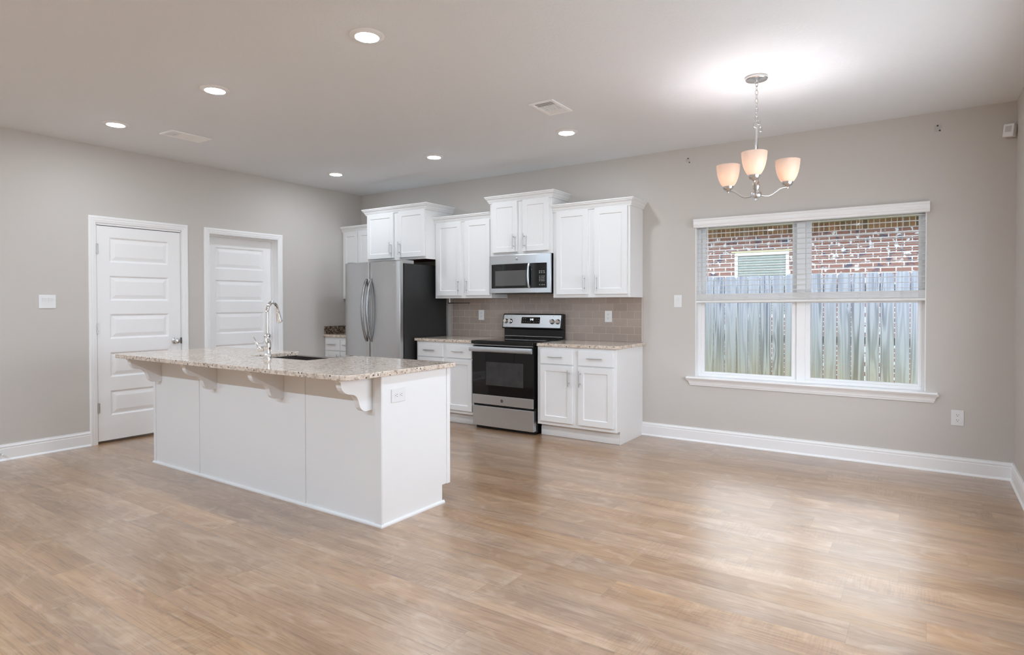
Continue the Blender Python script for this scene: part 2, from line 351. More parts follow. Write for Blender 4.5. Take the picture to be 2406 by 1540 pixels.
# ------------------------------------------------------------------ mesh helpers
class MB:
    def __init__(s): s.v = []; s.f = []; s.sm = []
    def add(s, vs, fs, smooth=False):
        o = len(s.v); s.v += [tuple(p) for p in vs]
        for f in fs: s.f.append([o + i for i in f]); s.sm.append(smooth)
        return s
    def box(s, x0, x1, y0, y1, z0, z1):
        x0, x1 = min(x0, x1), max(x0, x1); y0, y1 = min(y0, y1), max(y0, y1); z0, z1 = min(z0, z1), max(z0, z1)
        return s.add([(x0, y0, z0), (x1, y0, z0), (x1, y1, z0), (x0, y1, z0), (x0, y0, z1), (x1, y0, z1), (x1, y1, z1), (x0, y1, z1)],
                     [(0, 3, 2, 1), (4, 5, 6, 7), (0, 1, 5, 4), (1, 2, 6, 5), (2, 3, 7, 6), (3, 0, 4, 7)])
    def prism(s, poly, axis, a, b, smooth=False):
        n = len(poly)
        def P(p, t): return {'x': (t, p[0], p[1]), 'y': (p[0], t, p[1]), 'z': (p[0], p[1], t)}[axis]
        s.add([P(p, a) for p in poly] + [P(p, b) for p in poly], [list(range(n))[::-1], list(range(n, 2 * n))])
        o = len(s.v) - 2 * n
        for i in range(n):
            j = (i + 1) % n; s.f.append([o + i, o + j, o + n + j, o + n + i]); s.sm.append(smooth)
        return s
    def lathe(s, prof, c=(0, 0, 0), d=(0, 0, 1), n=24, closed=False):
        d = Vector(d).normalized(); a = Vector((1, 0, 0)) if abs(d.x) < 0.9 else Vector((0, 1, 0))
        e1 = d.cross(a).normalized(); e2 = d.cross(e1); c = Vector(c); vs = []; m = len(prof)
        for k in range(n):
            t = 2 * pi * k / n; q = cos(t) * e1 + sin(t) * e2
            for r, z in prof: vs.append(c + q * r + d * z)
        fs = []
        for k in range(n):
            k2 = (k + 1) % n
            for i in range(m - 1 if not closed else m):
                i2 = (i + 1) % m
                fs.append((k * m + i, k2 * m + i, k2 * m + i2, k * m + i2))
        s.add(vs, fs, True)
        if not closed:
            o = len(s.v) - n * m
            for i, fl in ((0, False), (m - 1, True)):
                if prof[i][0] > 1e-5:
                    ring = [o + k * m + i for k in range(n)]; s.f.append(ring if fl else ring[::-1]); s.sm.append(False)
        return s
    def tube(s, pts, r, n=12, caps=True):
        pts = [Vector(p) for p in pts]; rs = r if isinstance(r, (list, tuple)) else [r] * len(pts)
        T = [(pts[min(i + 1, len(pts) - 1)] - pts[max(i - 1, 0)]).normalized() for i in range(len(pts))]
        a = Vector((0, 0, 1)) if abs(T[0].z) < 0.9 else Vector((1, 0, 0))
        e = T[0].cross(a).normalized(); vs = []
        for i, p in enumerate(pts):
            e = (e - T[i] * e.dot(T[i])).normalized(); g = T[i].cross(e)
            for k in range(n):
                t = 2 * pi * k / n; vs.append(p + (cos(t) * e + sin(t) * g) * rs[i])
        fs = [(i * n + k, i * n + (k + 1) % n, (i + 1) * n + (k + 1) % n, (i + 1) * n + k) for i in range(len(pts) - 1) for k in range(n)]
        s.add(vs, fs, True)
        if caps:
            o = len(s.v) - len(vs); L = len(pts) - 1
            s.f.append([o + k for k in range(n)][::-1]); s.sm.append(False); s.f.append([o + L * n + k for k in range(n)]); s.sm.append(False)
        return s
    def sweep(s, path, prof, up=(0, 0, 1)):
        """prof of (out, z); path stations are functions out -> (x, y)"""
        m = len(prof); vs = []
        for st in path:
            for o, z in prof: x, y = st(o); vs.append((x, y, z))
        fs = [(i * m + k, i * m + (k + 1) % m, (i + 1) * m + (k + 1) % m, (i + 1) * m + k) for i in range(len(path) - 1) for k in range(m)]
        fs += [tuple(range(m)), tuple(range((len(path) - 1) * m, len(path) * m))]
        return s.add(vs, fs)
    def xf(s, M):
        s.v = [tuple(M @ Vector(p)) for p in s.v]; return s
    def build(s, name, mat, parent=None, bevel=0.0, seg=2, local=False):
        me = bpy.data.meshes.new(name); o = bpy.data.objects.new(name, me)
        off = Vector((0, 0, 0))
        if parent is not None and not local:
            p = parent
            while p is not None: off += p.location; p = p.parent
        bm = bmesh.new(); bv = [bm.verts.new(Vector(p) - off) for p in s.v]
        for f, sm in zip(s.f, s.sm):
            try: fc = bm.faces.new([bv[i] for i in f]); fc.smooth = sm
            except ValueError: pass
        bmesh.ops.recalc_face_normals(bm, faces=bm.faces[:])
        for e in bm.edges:
            if len(e.link_faces) == 2 and e.calc_face_angle(0) > radians(38): e.smooth = False
        bm.to_mesh(me); bm.free(); me.materials.append(mat)
        COL.objects.link(o)
        if parent is not None: o.parent = parent
        if bevel:
            md = o.modifiers.new('edge', 'BEVEL'); md.width = bevel; md.segments = seg; md.limit_method = 'ANGLE'; md.angle_limit = radians(40)
            md.harden_normals = False
        return o

def thing(name, label, cat, loc=(0, 0, 0), group=None, rot=(0, 0, 0)):
    o = bpy.data.objects.new(name, None); COL.objects.link(o); o.location = loc; o.rotation_euler = rot
    o.empty_display_size = 0.1; o['label'] = label; o['category'] = cat
    if group: o['group'] = group
    return o
def tag(o, label, cat, group=None):
    o['label'] = label; o['category'] = cat
    if group: o['group'] = group
    return o
def struct(o, label=None):
    o['kind'] = 'structure'
    if label: o['label'] = label
    return o
def structroot(name, loc=(0, 0, 0), label=None):
    o = bpy.data.objects.new(name, None); COL.objects.link(o); o.location = loc; o['kind'] = 'structure'
    if label: o['label'] = label
    return o
def dup(root, loc, label, rot=None):
    r = root.copy(); COL.objects.link(r); r.location = loc; r['label'] = label
    if rot: r.rotation_euler = rot
    def kids(src, dst):
        for ch in list(src.children):
            if ch is dst: continue
            c = ch.copy(); COL.objects.link(c); c.parent = dst; kids(ch, c)
    kids(root, r)
    return r
def rrect(x0, x1, z0, z1, r, n=6):
    pts = []
    for cx, cz, a in ((x1 - r, z1 - r, 0), (x0 + r, z1 - r, 90), (x0 + r, z0 + r, 180), (x1 - r, z0 + r, 270)):
        for k in range(n + 1):
            t = radians(a + 90 * k / n); pts.append((cx + r * cos(t), cz + r * sin(t)))
    return pts

# ------------------------------------------------------------------ room shell
WT = 0.16
struct(MB().box(-0.4, XR + 0.4, YN - 0.2, WT, -0.10, 0.0).build('floor', FLOOR), 'wood-look plank floor running the length of the room')
struct(MB().box(-WT, XR + WT, YN - WT, WT, H, H + 0.15).build('ceiling', CEIL), 'textured greige ceiling')
# left wall with two door openings
D1A, D1B, D1T = -3.203, -2.420, 2.052
D2A, D2B, D2T = -2.123, -1.290, 2.050
wl = MB()
wl.box(-WT, 0, YN, D1A, 0, H).box(-WT, 0, D1A, D1B, D1T, H).box(-WT, 0, D1B, D2A, 0, H).box(-WT, 0, D2A, D2B, D2T, H).box(-WT, 0, D2B, WT, 0, H)
wl.box(-WT, -0.060, D1A, D1B, 0, D1T)
struct(wl.build('wall_left', WALL), 'greige wall with two white doors')
WX0, WX1, WZ0, WZ1 = 4.550, 6.345, 0.610, 2.050
wb = MB()
wb.box(0, WX0, 0, WT, 0, H).box(WX1, XR, 0, WT, 0, H).box(WX0, WX1, 0, WT, 0, WZ0).box(WX0, WX1, 0, WT, WZ1, H)
struct(wb.build('wall_back', WALL), 'greige wall behind the kitchen cabinets and around the window')
wf = MB(); FZ0, FZ1 = 0.61, 2.05; FW = ((-3.3, -1.2),)
wf.box(XR, XR + WT, YN, WT, 0, FZ0).box(XR, XR + WT, YN, WT, FZ1, H)
for a, b in ((YN, FW[0][0]), (FW[0][1], WT)): wf.box(XR, XR + WT, a, b, FZ0, FZ1)
struct(wf.build('wall_right', WALL), 'greige wall at the corner beside the window')
struct(MB().box(0, XR, YN - WT, YN, 0, H).build('wall_front', WALL), 'greige wall behind the camera')
for k, (a, b) in enumerate(FW):
    w = structroot('window_%d' % (k + 2), (XR + 0.08, 0.5 * (a + b), FZ0), 'unseen window added on the end wall to light the dining side')
    fr = MB(); c = 0.5 * (a + b)
    for y0, y1 in ((a, a + .05), (b - .05, b), (c - .03, c + .03)): fr.box(XR + .06, XR + .12, y0, y1, FZ0, FZ1)
    for z0, z1 in ((FZ0, FZ0 + .05), (FZ1 - .05, FZ1)): fr.box(XR + .06, XR + .12, a, b, z0, z1)
    fr.build('window_frame', VINYL, w)
    daylight('dining_fill', (XR + 0.13, c, 0.5 * (FZ0 + FZ1)), (radians(90), 0, radians(90)), b - a, FZ1 - FZ0, RNEAR)  # lamp added in the unseen window to brighten the dining side
# unseen pitched roof over the room, added to keep sky light off the fence
struct(MB().prism([(0.62, H + .16), (0.62, H + .28), (-4.2, H + 1.9), (-9.2, H + .28), (-9.2, H + .16)], 'x', -1.0, XR + 0.7).build('roof', PALE), 'unseen pitched roof added above the room to block sky light')

def baseboard_prof(h):
    return [(0, 0), (0.024, 0), (0.024, 0.006), (0.016, 0.016), (0.0145, 0.020), (0.0145, h - 0.036), (0.0125, h - 0.032), (0.0125, h - 0.026), (0.0145, h - 0.022),
            (0.012, h - 0.012), (0.008, h - 0.008), (0.008, h), (0, h)]
bb = MB(); bb.sweep([lambda o: (o, YN), lambda o: (o, -3.262)], baseboard_prof(.136)); bb.sweep([lambda o: (o, -2.355), lambda o: (o, -2.183)], baseboard_prof(.136)); bb.sweep([lambda o: (o, -1.229), lambda o: (o, -0.63)], baseboard_prof(.136))
struct(bb.build('baseboard_left', TRIM), 'white moulded baseboard beside the doors')
bb = MB(); bb.sweep([lambda o: (4.027, -o), lambda o: (XR - o, -o)], baseboard_prof(.131))
struct(bb.build('baseboard_back', TRIM), 'white moulded baseboard below the window')
bb = MB(); bb.sweep([lambda o: (XR - o, -o), lambda o: (XR - o, YN)], baseboard_prof(.131))
struct(bb.build('baseboard_right', TRIM), 'white moulded baseboard on the wall at the frame edge')

# ------------------------------------------------------------------ doors
CASP = [(0.0, 0.000), (0.0, 0.012), (0.006, 0.016), (0.020, 0.016), (0.024, 0.013), (0.038, 0.013), (0.044, 0.010), (0.052, 0.010), (0.056, 0.007), (0.060, 0.007), (0.060, 0.0)]
def casing(root, ya, yb, zt, w=0.062):
    # profile measured outside -> inside of the casing; sweep round three sides
    mb = MB(); m = len(CASP); vs = []
    k = w / 0.060
    for st in range(4):
        for d, x in CASP:
            d *= k
            if st == 0: vs.append((x, ya + d, 0))
            elif st == 1: vs.append((x, ya + d, zt - d))
            elif st == 2: vs.append((x, yb - d, zt - d))
            else: vs.append((x, yb - d, 0))
    fs = [(i * m + j, i * m + (j + 1) % m, (i + 1) * m + (j + 1) % m, (i + 1) * m + j) for i in range(3) for j in range(m)]
    fs += [tuple(range(m)), tuple(range(3 * m, 4 * m))]
    mb.add(vs, fs); return mb.build('casing', TRIM, root)

def slab(root, ya, yb, z0, z1, xf, panels, py0, py1, th=0.035):
    """five raised panels; face at x = xf looking +x"""
    mb = MB(); rec = 0.010
    mb.box(xf - th, xf - rec - 0.002, ya, yb, z0, z1)
    mb.box(xf - rec - 0.004, xf, ya, py0, z0, z1).box(xf - rec - 0.004, xf, py1, yb, z0, z1)
    zs = [z1] + [z for p in panels for z in p] + [z0]
    for i in range(0, len(zs), 2): mb.box(xf - rec - 0.004, xf, py0, py1, zs[i + 1], zs[i])
    for zt, zb in panels:
        loops = [(0, 0.0), (0.006, -0.002), (0.013, -0.0085), (0.020, -0.0095), (0.026, -0.0085), (0.052, -0.0025), (0.056, -0.002)]
        vs = []
        for ins, dx in loops:
            vs += [(xf + dx, py0 + ins, zb + ins), (xf + dx, py1 - ins, zb + ins), (xf + dx, py1 - ins, zt - ins), (xf + dx, py0 + ins, zt - ins)]
        fs = [(i * 4 + j, i * 4 + (j + 1) % 4, (i + 1) * 4 + (j + 1) % 4, (i + 1) * 4 + j) for i in range(len(loops) - 1) for j in range(4)]
        L = (len(loops) - 1) * 4; fs.append((L, L + 1, L + 2, L + 3))
        mb.add(vs, fs)
    return mb.build('door_slab', TRIM, root)

def knob(root, x, y, z):
    p = [(0.0, 0.0), (0.031, 0.0), (0.031, 0.004), (0.026, 0.009), (0.012, 0.012), (0.011, 0.030), (0.017, 0.034), (0.026, 0.042), (0.028, 0.051), (0.024, 0.060), (0.014, 0.065), (0.0, 0.066)]
    return MB().lathe(p, (x, y, z), (1, 0, 0), 28).build('knob', NICKEL, root)

d1 = structroot('door_1', (0, -2.81, 0), 'closed white five-panel door with hinges, left of the two doors')
casing(d1, -3.265, -2.356, 2.117)
MB().box(-0.06, 0.001, D1A, D1A + .006, 0, D1T).box(-0.06, 0.001, D1B - .004, D1B, 0, D1T).box(-0.06, 0.001, D1A, D1B, D1T - .014, D1T).build('jamb', TRIM, d1)
PAN1 = [(1.930 - 0.3605 * i, 1.930 - 0.3605 * i - 0.236) for i in range(5)]
slab(d1, D1A + .011, D1B - .008, 0.024, 2.031, -0.006, PAN1, -3.088, -2.546)
knob(d1, -0.006, -2.487, 0.927)
for zc in (1.815, 1.075, 0.335):
    MB().box(-0.010, -0.003, D1A + .002, D1A + .026, zc - .045, zc + .045).tube([(0.002, D1A + .0085, zc - .048), (0.002, D1A + .0085, zc + .048)], 0.0055, 10).build('hinge', NICKEL, d1)
MB().box(-0.0065, 0.002, D1B - .0135, D1B - .001, 0.897, 0.958).build('strike_plate', pbr('dark_strike', (0.12, 0.12, 0.12, 1), 0.4, metal=0.8, noise=0.05), d1)

d2 = structroot('door_2', (0, -1.706, 0), 'white five-panel door set back in its frame, behind the faucet')
casing(d2, -2.184, -1.229, 2.116)
JX = -0.114
MB().box(-WT, 0.001, D2A, D2A + .001, 0, D2T).box(-WT, 0.001, D2B - .001, D2B, 0, D2T).box(-WT, 0.001, D2A, D2B, D2T - .001, D2T).build('jamb', TRIM, d2)
MB().box(JX, JX + .034, D2A + .001, D2A + .012, 0, D2T).box(JX, JX + .034, D2B - .012, D2B - .001, 0, D2T).box(JX, JX + .034, D2A + .012, D2B - .012, D2T - .012, D2T - .001).build('door_stop_moulding', TRIM, d2)
PAN2 = [(1.930 - 0.3605 * i, 1.930 - 0.3605 * i - 0.240) for i in range(5)]
slab(d2, D2A + .002, D2B - .002, 0.006, D2T - .002, JX, PAN2, -1.992, -1.398, 0.04)
knob(d2, JX, -1.372, 0.926)

# ------------------------------------------------------------------ window on the back wall
W1 = structroot('window_1', (5.447, 0.08, WZ0), 'wide double window with white frames over the sill')
GY = 0.112
ret = MB()   # painted returns of the opening
ret.box(WX0, WX0 + .006, 0.0, .10, WZ0, WZ1).box(WX1 - .006, WX1, 0.0, .10, WZ0, WZ1).box(WX0 + .006, WX1 - .006, 0.0, .10, WZ1 - .006, WZ1)
ret.build('reveal', TRIM, W1)
CX0, CX1 = 5.412, 5.480      # centre mullion
fr = MB()
fr.box(WX0 + .006, 4.580, .075, .15, WZ0, WZ1).box(6.320, WX1 - .006, .075, .15, WZ0, WZ1).box(CX0, CX1, .070, .15, WZ0, WZ1)
for a, b in ((4.580, CX0), (CX1, 6.320)): fr.box(a, b, .075, .15, WZ0, .636).box(a, b, .075, .15, 2.044, WZ1)
fr.build('window_frame', VINYL, W1, bevel=.002)
for (a, b) in ((4.580, CX0), (CX1, 6.320)):
    ga, gb = (4.611, 5.370) if a < 5 else (5.519, 6.292)
    ls = MB(); ls.box(a, ga, .088, .115, .636, 1.345).box(gb, b, .088, .115, .636, 1.345).box(ga, gb, .088, .115, .636, .655).box(ga, gb, .088, .115, 1.304, 1.345)
    so = ls.build('lower_sash', VINYL, W1, bevel=.002)
    MB().box(ga - .004, gb + .004, GY - .002, GY + .002, .651, 1.308).build('pane', GLASS, so)
    us = MB(); us.box(a, ga, .118, .145, 1.325, 2.044).box(gb, b, .118, .145, 1.325, 2.044).box(ga, gb, .118, .145, 1.325, 1.350).box(ga, gb, .118, .145, 2.030, 2.044)
    so = us.build('upper_sash', VINYL, W1, bevel=.002)
    MB().box(ga - .004, gb + .004, .130, .134, 1.346, 2.034).build('pane', GLASS, so)
st = MB(); st.box(4.475, 6.425, -.058, .0755, .595, .612)
st.build('stool', TRIM, W1, bevel=.005, seg=3)
AP = [(0.0, .530), (0.012, .530), (0.014, .540), (0.018, .546), (0.022, .562), (0.032, .578), (0.040, .584), (0.043, .590), (0.043, .5955), (0.0, .5955)]
ap = MB(); xa, xb = 4.515, 6.388
ap.sweep([lambda o: (xa - o, 0), lambda o: (xa - o, -o), lambda o: (xb + o, -o), lambda o: (xb + o, 0)], AP)
ap.build('apron', TRIM, W1)

# blind
BL = thing('window_blind', 'white wooden blind half raised over the double window', 'blind', (5.447, 0.03, 1.30))
VP = [(0.0, 2.003), (0.045, 2.003), (0.050, 2.010), (0.050, 2.020), (0.056, 2.027), (0.058, 2.040), (0.054, 2.052), (0.054, 2.060), (0.060, 2.068), (0.062, 2.078), (0.058, 2.083), (0.0, 2.083)]
vm = MB(); vm.prism([(-o, z) for o, z in VP], 'x', 4.546, 6.366)
vm.build('valance', VINYL, BL)
MB().box(4.562, 6.335, .005, .058, 2.005, 2.046).build('headrail', SLAT, BL)
def zt(x, z): return z + (x - 6.335) * 0.0085
def tiltbox(mb, x0, x1, y0, y1, z0, z1):
    a, b = zt(x0, 0), zt(x1, 0)
    mb.add([(x0, y0, z0 + a), (x1, y0, z0 + b), (x1, y1, z0 + b), (x0, y1, z0 + a), (x0, y0, z1 + a), (x1, y0, z1 + b), (x1, y1, z1 + b), (x0, y1, z1 + a)],
           [(0, 3, 2, 1), (4, 5, 6, 7), (0, 1, 5, 4), (1, 2, 6, 5), (2, 3, 7, 6), (3, 0, 4, 7)])
sl = MB()
NS = 14
for k in range(NS):
    f = k / (NS - 1); z = 1.992 - f * 0.570
    sl.box(4.560, 6.338, .006, .056, z - .0014 + 0.0, z + .0014)
slo = sl.build('slat_set', SLAT, BL, bevel=.0006, seg=1)
sk = MB()
for k in range(14): tiltbox(sk, 4.556, 6.338, .004 + random.uniform(-.0015, .0015), .055, 1.3435 + k * .0042, 1.3435 + k * .0042 + .0030)
sk.build('stacked_slats', SLAT, BL)
br = MB(); tiltbox(br, 4.556, 6.340, .002, .057, 1.320, 1.3405); br.build('bottom_rail', SLAT, BL, bevel=.003)
lc = MB()
for x in (4.714, 4.998, 5.291, 5.592, 5.890, 6.185):
    for y in (.003, .059): lc.tube([(x, y, 2.005), (x, y, 1.40)], .0009, 5)
    for k in range(5):   # slack loops of ladder cord at the stack
        z = zt(x, 1.335 + k * .013); lc.tube([(x - .012, .0025, z), (x - .004, -.004, z + .004), (x + .004, -.004, z + .008), (x + .012, .0025, z + .012)], .0012, 5)
lc.build('ladder_cord', CORD, BL)
MB().tube([(4.664, -.006, 2.003), (4.664, -.006, 1.50)], .0045, 8).build('tilt_wand', SLAT, BL)

# ------------------------------------------------------------------ outdoors
struct(MB().box(-8, 18, WT, 5.75, -0.45, -0.30).build('ground_yard', GRND), 'narrow side yard outside the window')
struct(MB().box(XR + WT, 40, -30, WT, -0.45, -0.12).build('ground_bounce', PALE), 'unseen pale ground added beside the house to bounce light indoors')  # added pale ground, throws light up through the unseen window
FY = 2.47
fence = thing('wood_fence', 'weathered wooden privacy fence of upright boards outside the window', 'fence', (5.4, FY, -0.30))
pitch = 0.1455; x = 5.184 - pitch * 11; k = 0
while x < 7.1:
    w = pitch - random.choice((.006, .009, .011)); top = 1.652 + random.uniform(-.006, .006); c = .022
    poly = [(x, -.28), (x + w, -.28), (x + w, top - c), (x + w - c, top), (x + c, top), (x, top - c)]
    MB().prism(poly, 'y', FY, FY + .017).build('fence_board', FENCE, fence)
    x += pitch
for z in (0.02, 0.86, 1.47): MB().box(3.4, 7.2, FY + .018, FY + .056, z - .045, z + .045).build('fence_rail', CURBWOOD, fence)

HY = 5.75
nb = thing('neighbour_house', 'red brick house with a cream eave standing beyond the fence', 'house', (5.0, HY, -0.30))
NW = (3.458, 4.380, 1.05, 2.213)
bw = MB(); bw.box(-3, NW[0], HY, HY + .2, -.3, 2.512).box(NW[1], 13, HY, HY + .2, -.3, 2.512).box(NW[0], NW[1], HY, HY + .2, -.3, NW[2]).box(NW[0], NW[1], HY, HY + .2, NW[3], 2.512)
bw.build('brick_wall', BRICK, nb)
MB().box(-3, 13, HY - .012, HY + .2, 2.512, 2.655).build('soldier_course', SOLDIER, nb)
MB().box(-3, 13, HY - .55, HY + .2, 2.655, 2.70).build('soffit', SOFFIT, nb)
MB().box(-3, 13, HY - .58, HY - .55, 2.63, 2.86).build('fascia', SOFFIT, nb)
MB().prism([(HY - .60, 2.80), (HY + 4.0, 5.2), (HY + 4.0, 2.9), (HY - .5, 2.75)], 'x', -3, 13).build('roof', pbr('asphalt_shingle', (0.06, 0.055, 0.05, 1), 0.9, noise=0.3, nscale=40), nb)
fm = MB(); t = .055
fm.box(NW[0], NW[0] + t, HY + .02, HY + .09, NW[2], NW[3]).box(NW[1] - t, NW[1], HY + .02, HY + .09, NW[2], NW[3]).box(NW[0] + t, NW[1] - t, HY + .02, HY + .09, NW[3] - t, NW[3]).box(NW[0] + t, NW[1] - t, HY + .02, HY + .09, NW[2], NW[2] + t)
wnd = fm.build('window_frame', VINYL, nb)
nbm = MB()
for i in range(24): nbm.box(NW[0] + t, NW[1] - t, HY + .055, HY + .060, NW[2] + t + i * .0445, NW[2] + t + i * .0445 + .043)
nbm.build('blind_slats', NBWIN, wnd)
MB().box(NW[0] + t - .002, NW[1] - t + .002, HY + .05, HY + .053, NW[2] + t - .002, NW[3] - t + .002).build('pane', GLASS, wnd)
MB().box(NW[0] - .05, NW[1] + .05, HY - .012, HY - .001, NW[3] + .001, NW[3] + .030).build('lintel', SOFFIT, nb)

# ------------------------------------------------------------------ cabinets
def bar_pull(parent, x, y, z, vert=True, L=0.155):
    mb = MB(); s = .030; h = L / 2
    if vert:
        mb.tube([(x, y - s, z - h), (x, y - s, z + h)], .0055, 10)
        for q in (-.048, .048): mb.tube([(x, y + .001, z + q), (x, y - s, z + q)], .0045, 8)
    else:
        mb.tube([(x - h, y - s, z), (x + h, y - s, z)], .0055, 10)
        for q in (-.048, .048): mb.tube([(x + q, y + .001, z), (x + q, y - s, z)], .0045, 8)
    return mb.build('handle', HANDLE, parent)

def shaker(parent, name, x0, x1, z0, z1, yf, rail=.056, th=.020, flat=False):
    mb = MB(); y1 = yf - .0006; y0 = y1 - th
    if flat: mb.box(x0, x1, y0, y1, z0, z1)
    else:
        vs = []; loops = [(0, y1), (0, y0), (rail, y0), (rail + .0035, y0 + .0075)]
        for ins, y in loops: vs += [(x0 + ins, y, z0 + ins), (x1 - ins, y, z0 + ins), (x1 - ins, y, z1 - ins), (x0 + ins, y, z1 - ins)]
        fs = [(i * 4 + j, i * 4 + (j + 1) % 4, (i + 1) * 4 + (j + 1) % 4, (i + 1) * 4 + j) for i in range(3) for j in range(4)]
        fs.append((12, 13, 14, 15)); fs.append((0, 3, 2, 1)); mb.add(vs, fs)
    return mb.build(name, WHITE, parent, bevel=.0018)

CR = [(0, 0), (.010, 0), (.012, .010), (.0165, .013), (.0165, .018), (.021, .022), (.024, .033), (.031, .043), (.040, .050), (.040, .056), (.045, .060), (.048, .064), (.048, .074), (0, .074)]
def crown(parent, x0, x1, yf, z, left=True, right=True):
    prof = [(o, z + h) for o, h in CR]; path = []
    if left: path += [lambda o: (x0 - o, -.001), lambda o: (x0 - o, yf - o)]
    else: path += [lambda o: (x0 + .0008, yf - o)]
    if right: path += [lambda o: (x1 + o, yf - o), lambda o: (x1 + o, -.001)]
    else: path += [lambda o: (x1 - .0008, yf - o)]
    mb = MB().sweep(path, prof)
    mb.box(x0 + .002, x1 - .002, yf + .002, -.002, z + .066, z + .0735)
    return mb.build('crown_moulding', WHITE, parent)

def upper(label, x0, x1, yf, z0, z1, doors, zd, handles, left, right, under=None, group='wall cabinets'):
    c = thing('wall_cabinet', label, 'cabinet', (0.5 * (x0 + x1), -.001, z0), group)
    b = MB(); g = .0012
    b.box(x0 + g, x1 - g, yf + .02, -.001, z0 + .012, z1); b.box(x0 + g, x1 - g, yf, yf + .02, z0, z1)
    b.box(x0 + g, x0 + .016, yf + .02, -.001, z0, z0 + .012).box(x1 - .016, x1 - g, yf + .02, -.001, z0, z0 + .012)
    b.build('carcass', WHITE, c)
    if under: MB().box(x0 + .017, x1 - .017, yf + .021, -.003, z0 + .006, z0 + .0115).build('bottom_panel', under, c)
    for i, (a, e) in enumerate(doors):
        d = shaker(c, 'door', a, e, zd[0], zd[1], yf)
        if handles[i] is not None: bar_pull(d, handles[i], yf - .0206, zd[0] + .031 + .0775)
    crown(c, x0, x1, yf, z1 - .006, left, right)
    return c

upper('narrow white wall cabinet in the corner, left of the fridge-top cabinet', .002, .632, -.3125, 1.365, 2.236, [(.035, .302), (.312, .598)], (1.393, 2.228), [.272, .342], False, False)
upper('deep white cabinet sitting above the refrigerator', .632, 1.602, -.473, 1.818, 2.388, [(.654, 1.096), (1.182, 1.590)], (1.846, 2.384), [1.061, 1.205], True, True, CABWOOD)
upper('white double-door wall cabinet between refrigerator and microwave', 1.602, 2.412, -.3125, 1.363, 2.232, [(1.638, 1.994), (2.053, 2.399)], (1.393, 2.226), [1.960, 2.080], False, False)
upper('tallest white wall cabinet mounted directly over the microwave', 2.412, 3.190, -.337, 1.817, 2.388, [(2.452, 2.772), (2.842, 3.155)], (1.848, 2.384), [2.735, 2.868], True, True)
upper('largest white wall cabinet, right end of the run above the outlet', 3.190, 4.029, -.3125, 1.360, 2.234, [(3.234, 3.589), (3.661, 4.005)], (1.392, 2.226), [3.556, 3.688], False, True)

def base_cab(label, x0, x1, cols, hx, end_right=False, group='base cabinets', hd=None):
    c = thing('base_cabinet', label, 'cabinet', (0.5 * (x0 + x1), -.001, 0), group)
    b = MB(); yf = -.610
    b.prism([(-.001, .0), (-.535, .0), (-.535, .120), (yf, .120), (yf, .884), (-.001, .884)], 'x', x0 + .001, x1 - .001)
    b.build('carcass', WHITE, c, bevel=.001, seg=1)
    if end_right: MB().prism([(-.002, .0), (-.541, .0), (-.541, .122), (-.606, .122), (-.606, .883), (-.002, .883)], 'x', x1 - .001, x1 + .004).build('end_panel', WHITE, c)
    MB().box(x0 + .002, x1 - (.002), -.541, -.5352, .002, .085).build('toe_kick', WHITE, c)
    for i, (a, e) in enumerate(cols):
        dr = shaker(c, 'drawer', a, e, .718, .852, yf, flat=True)
        bar_pull(dr, hd[i] if hd else 0.5 * (a + e), yf - .0206, .789, False)
        d = shaker(c, 'door', a, e, .156, .704, yf)
        bar_pull(d, hx[i], yf - .0206, .593)
    return c
base_cab('small white base cabinet in the far corner, left of the refrigerator', .002, .640, [(.035, .305), (.318, .605)], [.275, .348], hd=[.17, .46])
base_cab('white base cabinet between the refrigerator and the range', 1.585, 2.393, [(1.616, 1.980), (2.028, 2.380)], [1.950, 2.058])
base_cab('white base cabinet right of the range, at the end of the run', 3.184, 4.024, [(3.225, 3.580), (3.642, 4.000)], [3.546, 3.664], True)

# countertops on the back wall
def counter(label, poly, zt_=.914, th=.030, mat=GRANITE):
    xs = [p[0] for p in poly]; ys = [p[1] for p in poly]
    c = thing('countertop', label, 'countertop', (0.5 * (min(xs) + max(xs)), max(ys), zt_ - th), 'granite countertops along the kitchen wall')
    MB().prism(poly, 'z', zt_ - th + .0005, zt_).build('slab', mat, c, bevel=.004, seg=3)
    return c
counter('short granite countertop between the refrigerator and the range', [(1.566, -.002), (1.566, -.635), (2.394, -.635), (2.394, -.002)])
rc = []
for k in range(7):
    t_ = radians(-90 + 15 * k); rc.append((4.020 + .038 * cos(t_), -.597 + .038 * sin(t_)))
counter('granite countertop right of the range with a free end', [(3.186, -.002), (3.186, -.635)] + rc + [(4.058, -.002)])
cf = counter('corner granite countertop with dark upstand left of the refrigerator', [(.002, -.002), (.002, -.640), (.640, -.640), (.640, -.002)])
MB().box(.002, .022, -.628, -.003, .9145, 1.016).build('upstand', GRANITED, cf, bevel=.002)
MB().box(.023, .640, -.022, -.003, .9145, 1.016).build('upstand', GRANITED, cf, bevel=.002)

# tile backsplash: object origin on a tile joint so the courses line up
ts = thing('tile_backsplash', 'taupe glazed subway tile backsplash behind the range', 'backsplash', (3.6355, -.001, .9150))
MB().box(1.606, 4.016, -.009, -.001, .9150, 1.360).box(2.414, 3.190, -.0088, -.001, 1.360, 1.416).build('tile_field', TILE, ts)
MB().box(4.0165, 4.031, -.011, -.001, .9150, 1.360).build('bullnose_edge', BULL, ts, bevel=.003)
MB().box(1.597, 1.6055, -.010, -.001, .9150, 1.360).build('bullnose_edge', BULL, ts, bevel=.002)

